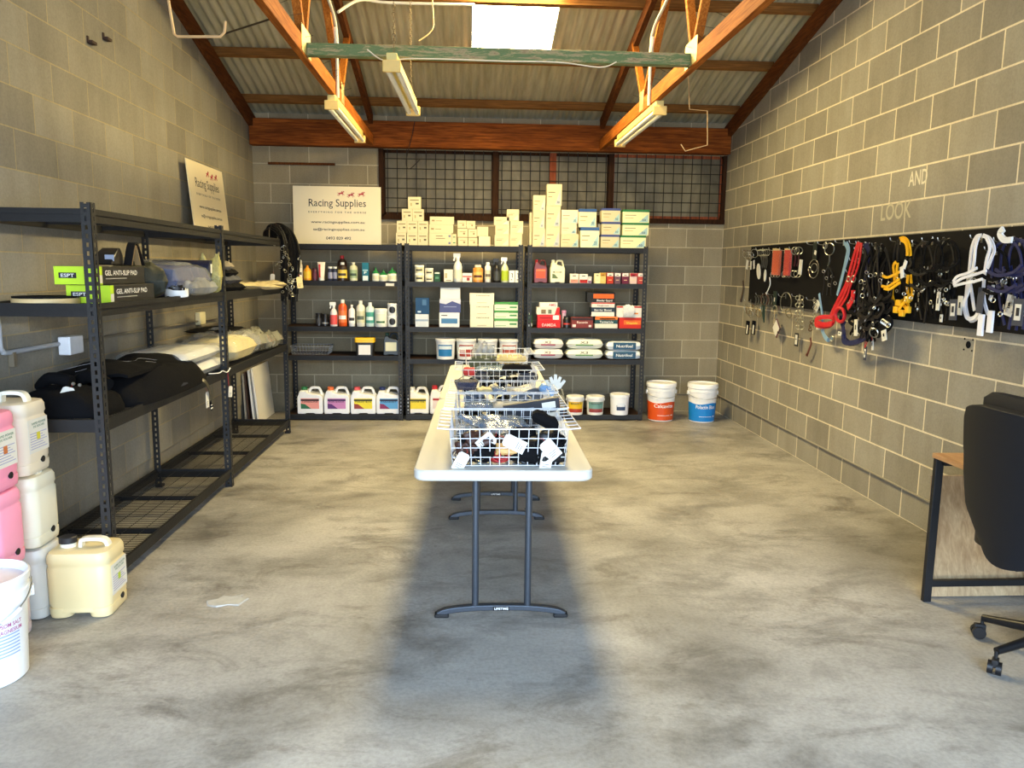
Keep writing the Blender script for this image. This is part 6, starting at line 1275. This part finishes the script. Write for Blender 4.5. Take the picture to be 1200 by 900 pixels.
for px, py in ((1050, 363), (1057, 367), (1064, 363), (1053, 355), (1063, 351)): p = tb(px, py, .10); mb.box(p.x-.01, p.x+.01, p.y-.022, p.y+.022, p.z-.02, p.z+.02)
mb.build('keeper', YEL, t, bevel=.004)
gB = 'black bridles between yellow and white'
def bl(px, py, k, label, nav=False, s=1, h=95):
    m_ = NAVYS if nav else (BLK2 if k % 2 else BLKC); q = 6*s
    return bridle(label, m_, [[(px, py), (px-q*1.3, py+8), (px-q*1.8, py+25), (px-q*1.9, py+h*.55)], [(px, py), (px+q*1.3, py+6), (px+q*2, py+24), (px+q*2, py+h*.5)], [(px-q, py+h*.4), (px-q*.8, py+h*.7), (px-q*.2, py+h*.95)], [(px+q, py+h*.38), (px+q*.9, py+h*.7), (px+q*.3, py+h)], [(px-q*.4, py+h*.3), (px, py+h*.6), (px+q*.8, py+h*.85), (px+q*1.4, py+h*.6)]],
        .05+.012*(k % 3), .02, k, [[(px-q*2.6, py+h*.34), (px-q, py+h*.40), (px+q, py+h*.36), (px+q*2, py+h*.28)], [(px-q*2.4, py+h*.52), (px-q*.6, py+h*.58), (px+q*1.4, py+h*.5)]], 9, (px-q*1.8, py+h*.35, px+q*1.8, py+h*.85), (px, py))
bl(1081, 284, 1, 'black bridle hanging just right of the yellow one'); bl(1093, 281, 2, 'black bridle with a hanging white tag, second right of the yellow one', h=92); bl(1070, 283, 6, 'black bridle partly behind the yellow one on its right side', h=90); bl(1112, 281, 8, 'thin black bridle hanging just behind the dark grey card', h=84); bl(1106, 280, 3, 'black bridle directly left of the white one', h=96)
tagged('white swing tag on the second black bridle', 1099.5, 353, .13, .04, .12, 0); tagged('dark grey card with a white sticker left of the white bridle', 1117, 363, .14, .08, .13, -.05, True); tagged('white tag behind the dark grey card', 1125, 358, .10, .05, .12, 0)
tagged('tiny white tag low beneath the black bridles', 1103, 373, .1, .03, .05)
t = bridle('white racing bridle with long looped reins, right of the black ones', WHT,
    [[(1150, 276), (1144, 278), (1139, 290), (1137, 306), (1136, 322), (1139, 345), (1142, 364)], [(1152, 276), (1160, 280), (1165, 292), (1162, 302), (1157, 315)], [(1147, 277), (1143, 290), (1141, 310), (1135, 340), (1130, 356), (1133, 372), (1142, 372), (1148, 362)], [(1156, 278), (1160, 290), (1156, 306), (1153, 330), (1153, 350), (1158, 368), (1163, 366)], [(1136, 318), (1133, 338), (1132, 360), (1138, 376), (1150, 368)], [(1164, 334), (1162, 346), (1160, 352)]],
    0.08, .028, 4, [[(1117, 330), (1122, 324), (1134, 320), (1145, 314)], [(1117, 333), (1128, 326), (1142, 322), (1156, 317)], [(1118, 335), (1130, 332), (1141, 330), (1151, 327)]], 4, (1140, 318, 1156, 345), (1151, 278), wb=.014)
for px, py in ((1149.5, 381), (1160.5, 377)): card(t, px, py, .038, .11, WHT, .12, 0, 'rein_end', .012)
card(t, 1149, 352, .05, .13, DGREY, .13, .05, 'grey_tag')
t = bl(1179, 281, 5, 'navy blue bridle with white hook cover at the right edge of the picture', True, 1.5, 105); rib(tp([(1176, 268), (1172, 274), (1177, 281), (1186, 281)], .09), .03, .012, WHITE, 'hook_cover', t)
bl(1188, 279, 9, 'middle navy bridle of three at the right edge, behind the others', True, 1.4, 108); bl(1196, 281, 7, 'second navy bridle cut off by the right edge of the picture', True, 1.3, 105)
t = bl(1168, 292, 4, 'black leather bridle hanging between the white and the navy ones', False, 1.1, 90)
tagged('dark grey card with a white sticker on a red cord below the navy bridle', 1193, 366, .15, .09, .15, 0, True); tagged('white tag beside the navy bridle', 1183, 358, .11, .07, .12, .2)
p = at(268, 705, Z=0); o = tag(MB().add([(x, y, 0) for x, y in ((-.09, -.03), (-.05, -.055), (.0, -.04), (.05, -.06), (.07, -.02), (.09, .01), (.05, .03), (.06, .06), (.01, .045), (-.03, .065), (-.05, .03), (-.1, .02))]+[(x*.95, y*.95, .003+.004*abs(sin(40*x))) for x, y in ((-.09, -.03), (-.05, -.055), (.0, -.04), (.05, -.06), (.07, -.02), (.09, .01), (.05, .03), (.06, .06), (.01, .045), (-.03, .065), (-.05, .03), (-.1, .02))], [tuple(range(12)), tuple(range(23, 11, -1))]+[(q, (q+1) % 12, (q+1) % 12+12, q+12) for q in range(12)]).build('plastic_scrap', M((206, 204, 196), .3, 0, .2, 30, alpha=.6)), 'flattened scrap of pale plastic film on the floor left of the table', 'scrap'); o.location = (p.x, p.y, .0005); o.rotation_euler.z = .2
# ---------------------------------------------------------------- light
w = bpy.data.worlds.new('world'); bpy.context.scene.world = w; w.use_nodes = True; bg = w.node_tree.nodes['Background']; bg.inputs[0].default_value = (.70, .82, 1, 1); bg.inputs[1].default_value = WORLD_ST
def area(name, loc, rot, sx, sy, e, c_):
    l = bpy.data.lights.new(name, 'AREA'); l.shape = 'RECTANGLE'; l.size = sx; l.size_y = sy; l.energy = e; l.color = c_; o = bpy.data.objects.new(name, l); C.objects.link(o); o.location = loc; o.rotation_euler = rot; return o
area('open_sky_outside_door', ((XL+XR)/2, -3.6, 3.3), (radians(68), 0, 0), 14, 1.9, DOOR_E, (.48, .70, 1))
area('sunlit_ground_outside_door', ((XL+XR)/2, -4.2, .9), (radians(97), 0, 0), 12, 1.6, DOOR_E*.22, (.86, .92, 1))
sc = bpy.context.scene
sc.view_settings.view_transform = 'Standard'; sc.view_settings.look = 'None'; sc.view_settings.exposure = EXPO; sc.view_settings.gamma = 1; sc.view_settings.use_curve_mapping = False
sc.cycles.max_bounces = 8; sc.cycles.transparent_max_bounces = 12; sc.cycles.diffuse_bounces = 5; sc.cycles.sample_clamp_indirect = 4; sc.cycles.caustics_reflective = False; sc.cycles.caustics_refractive = False
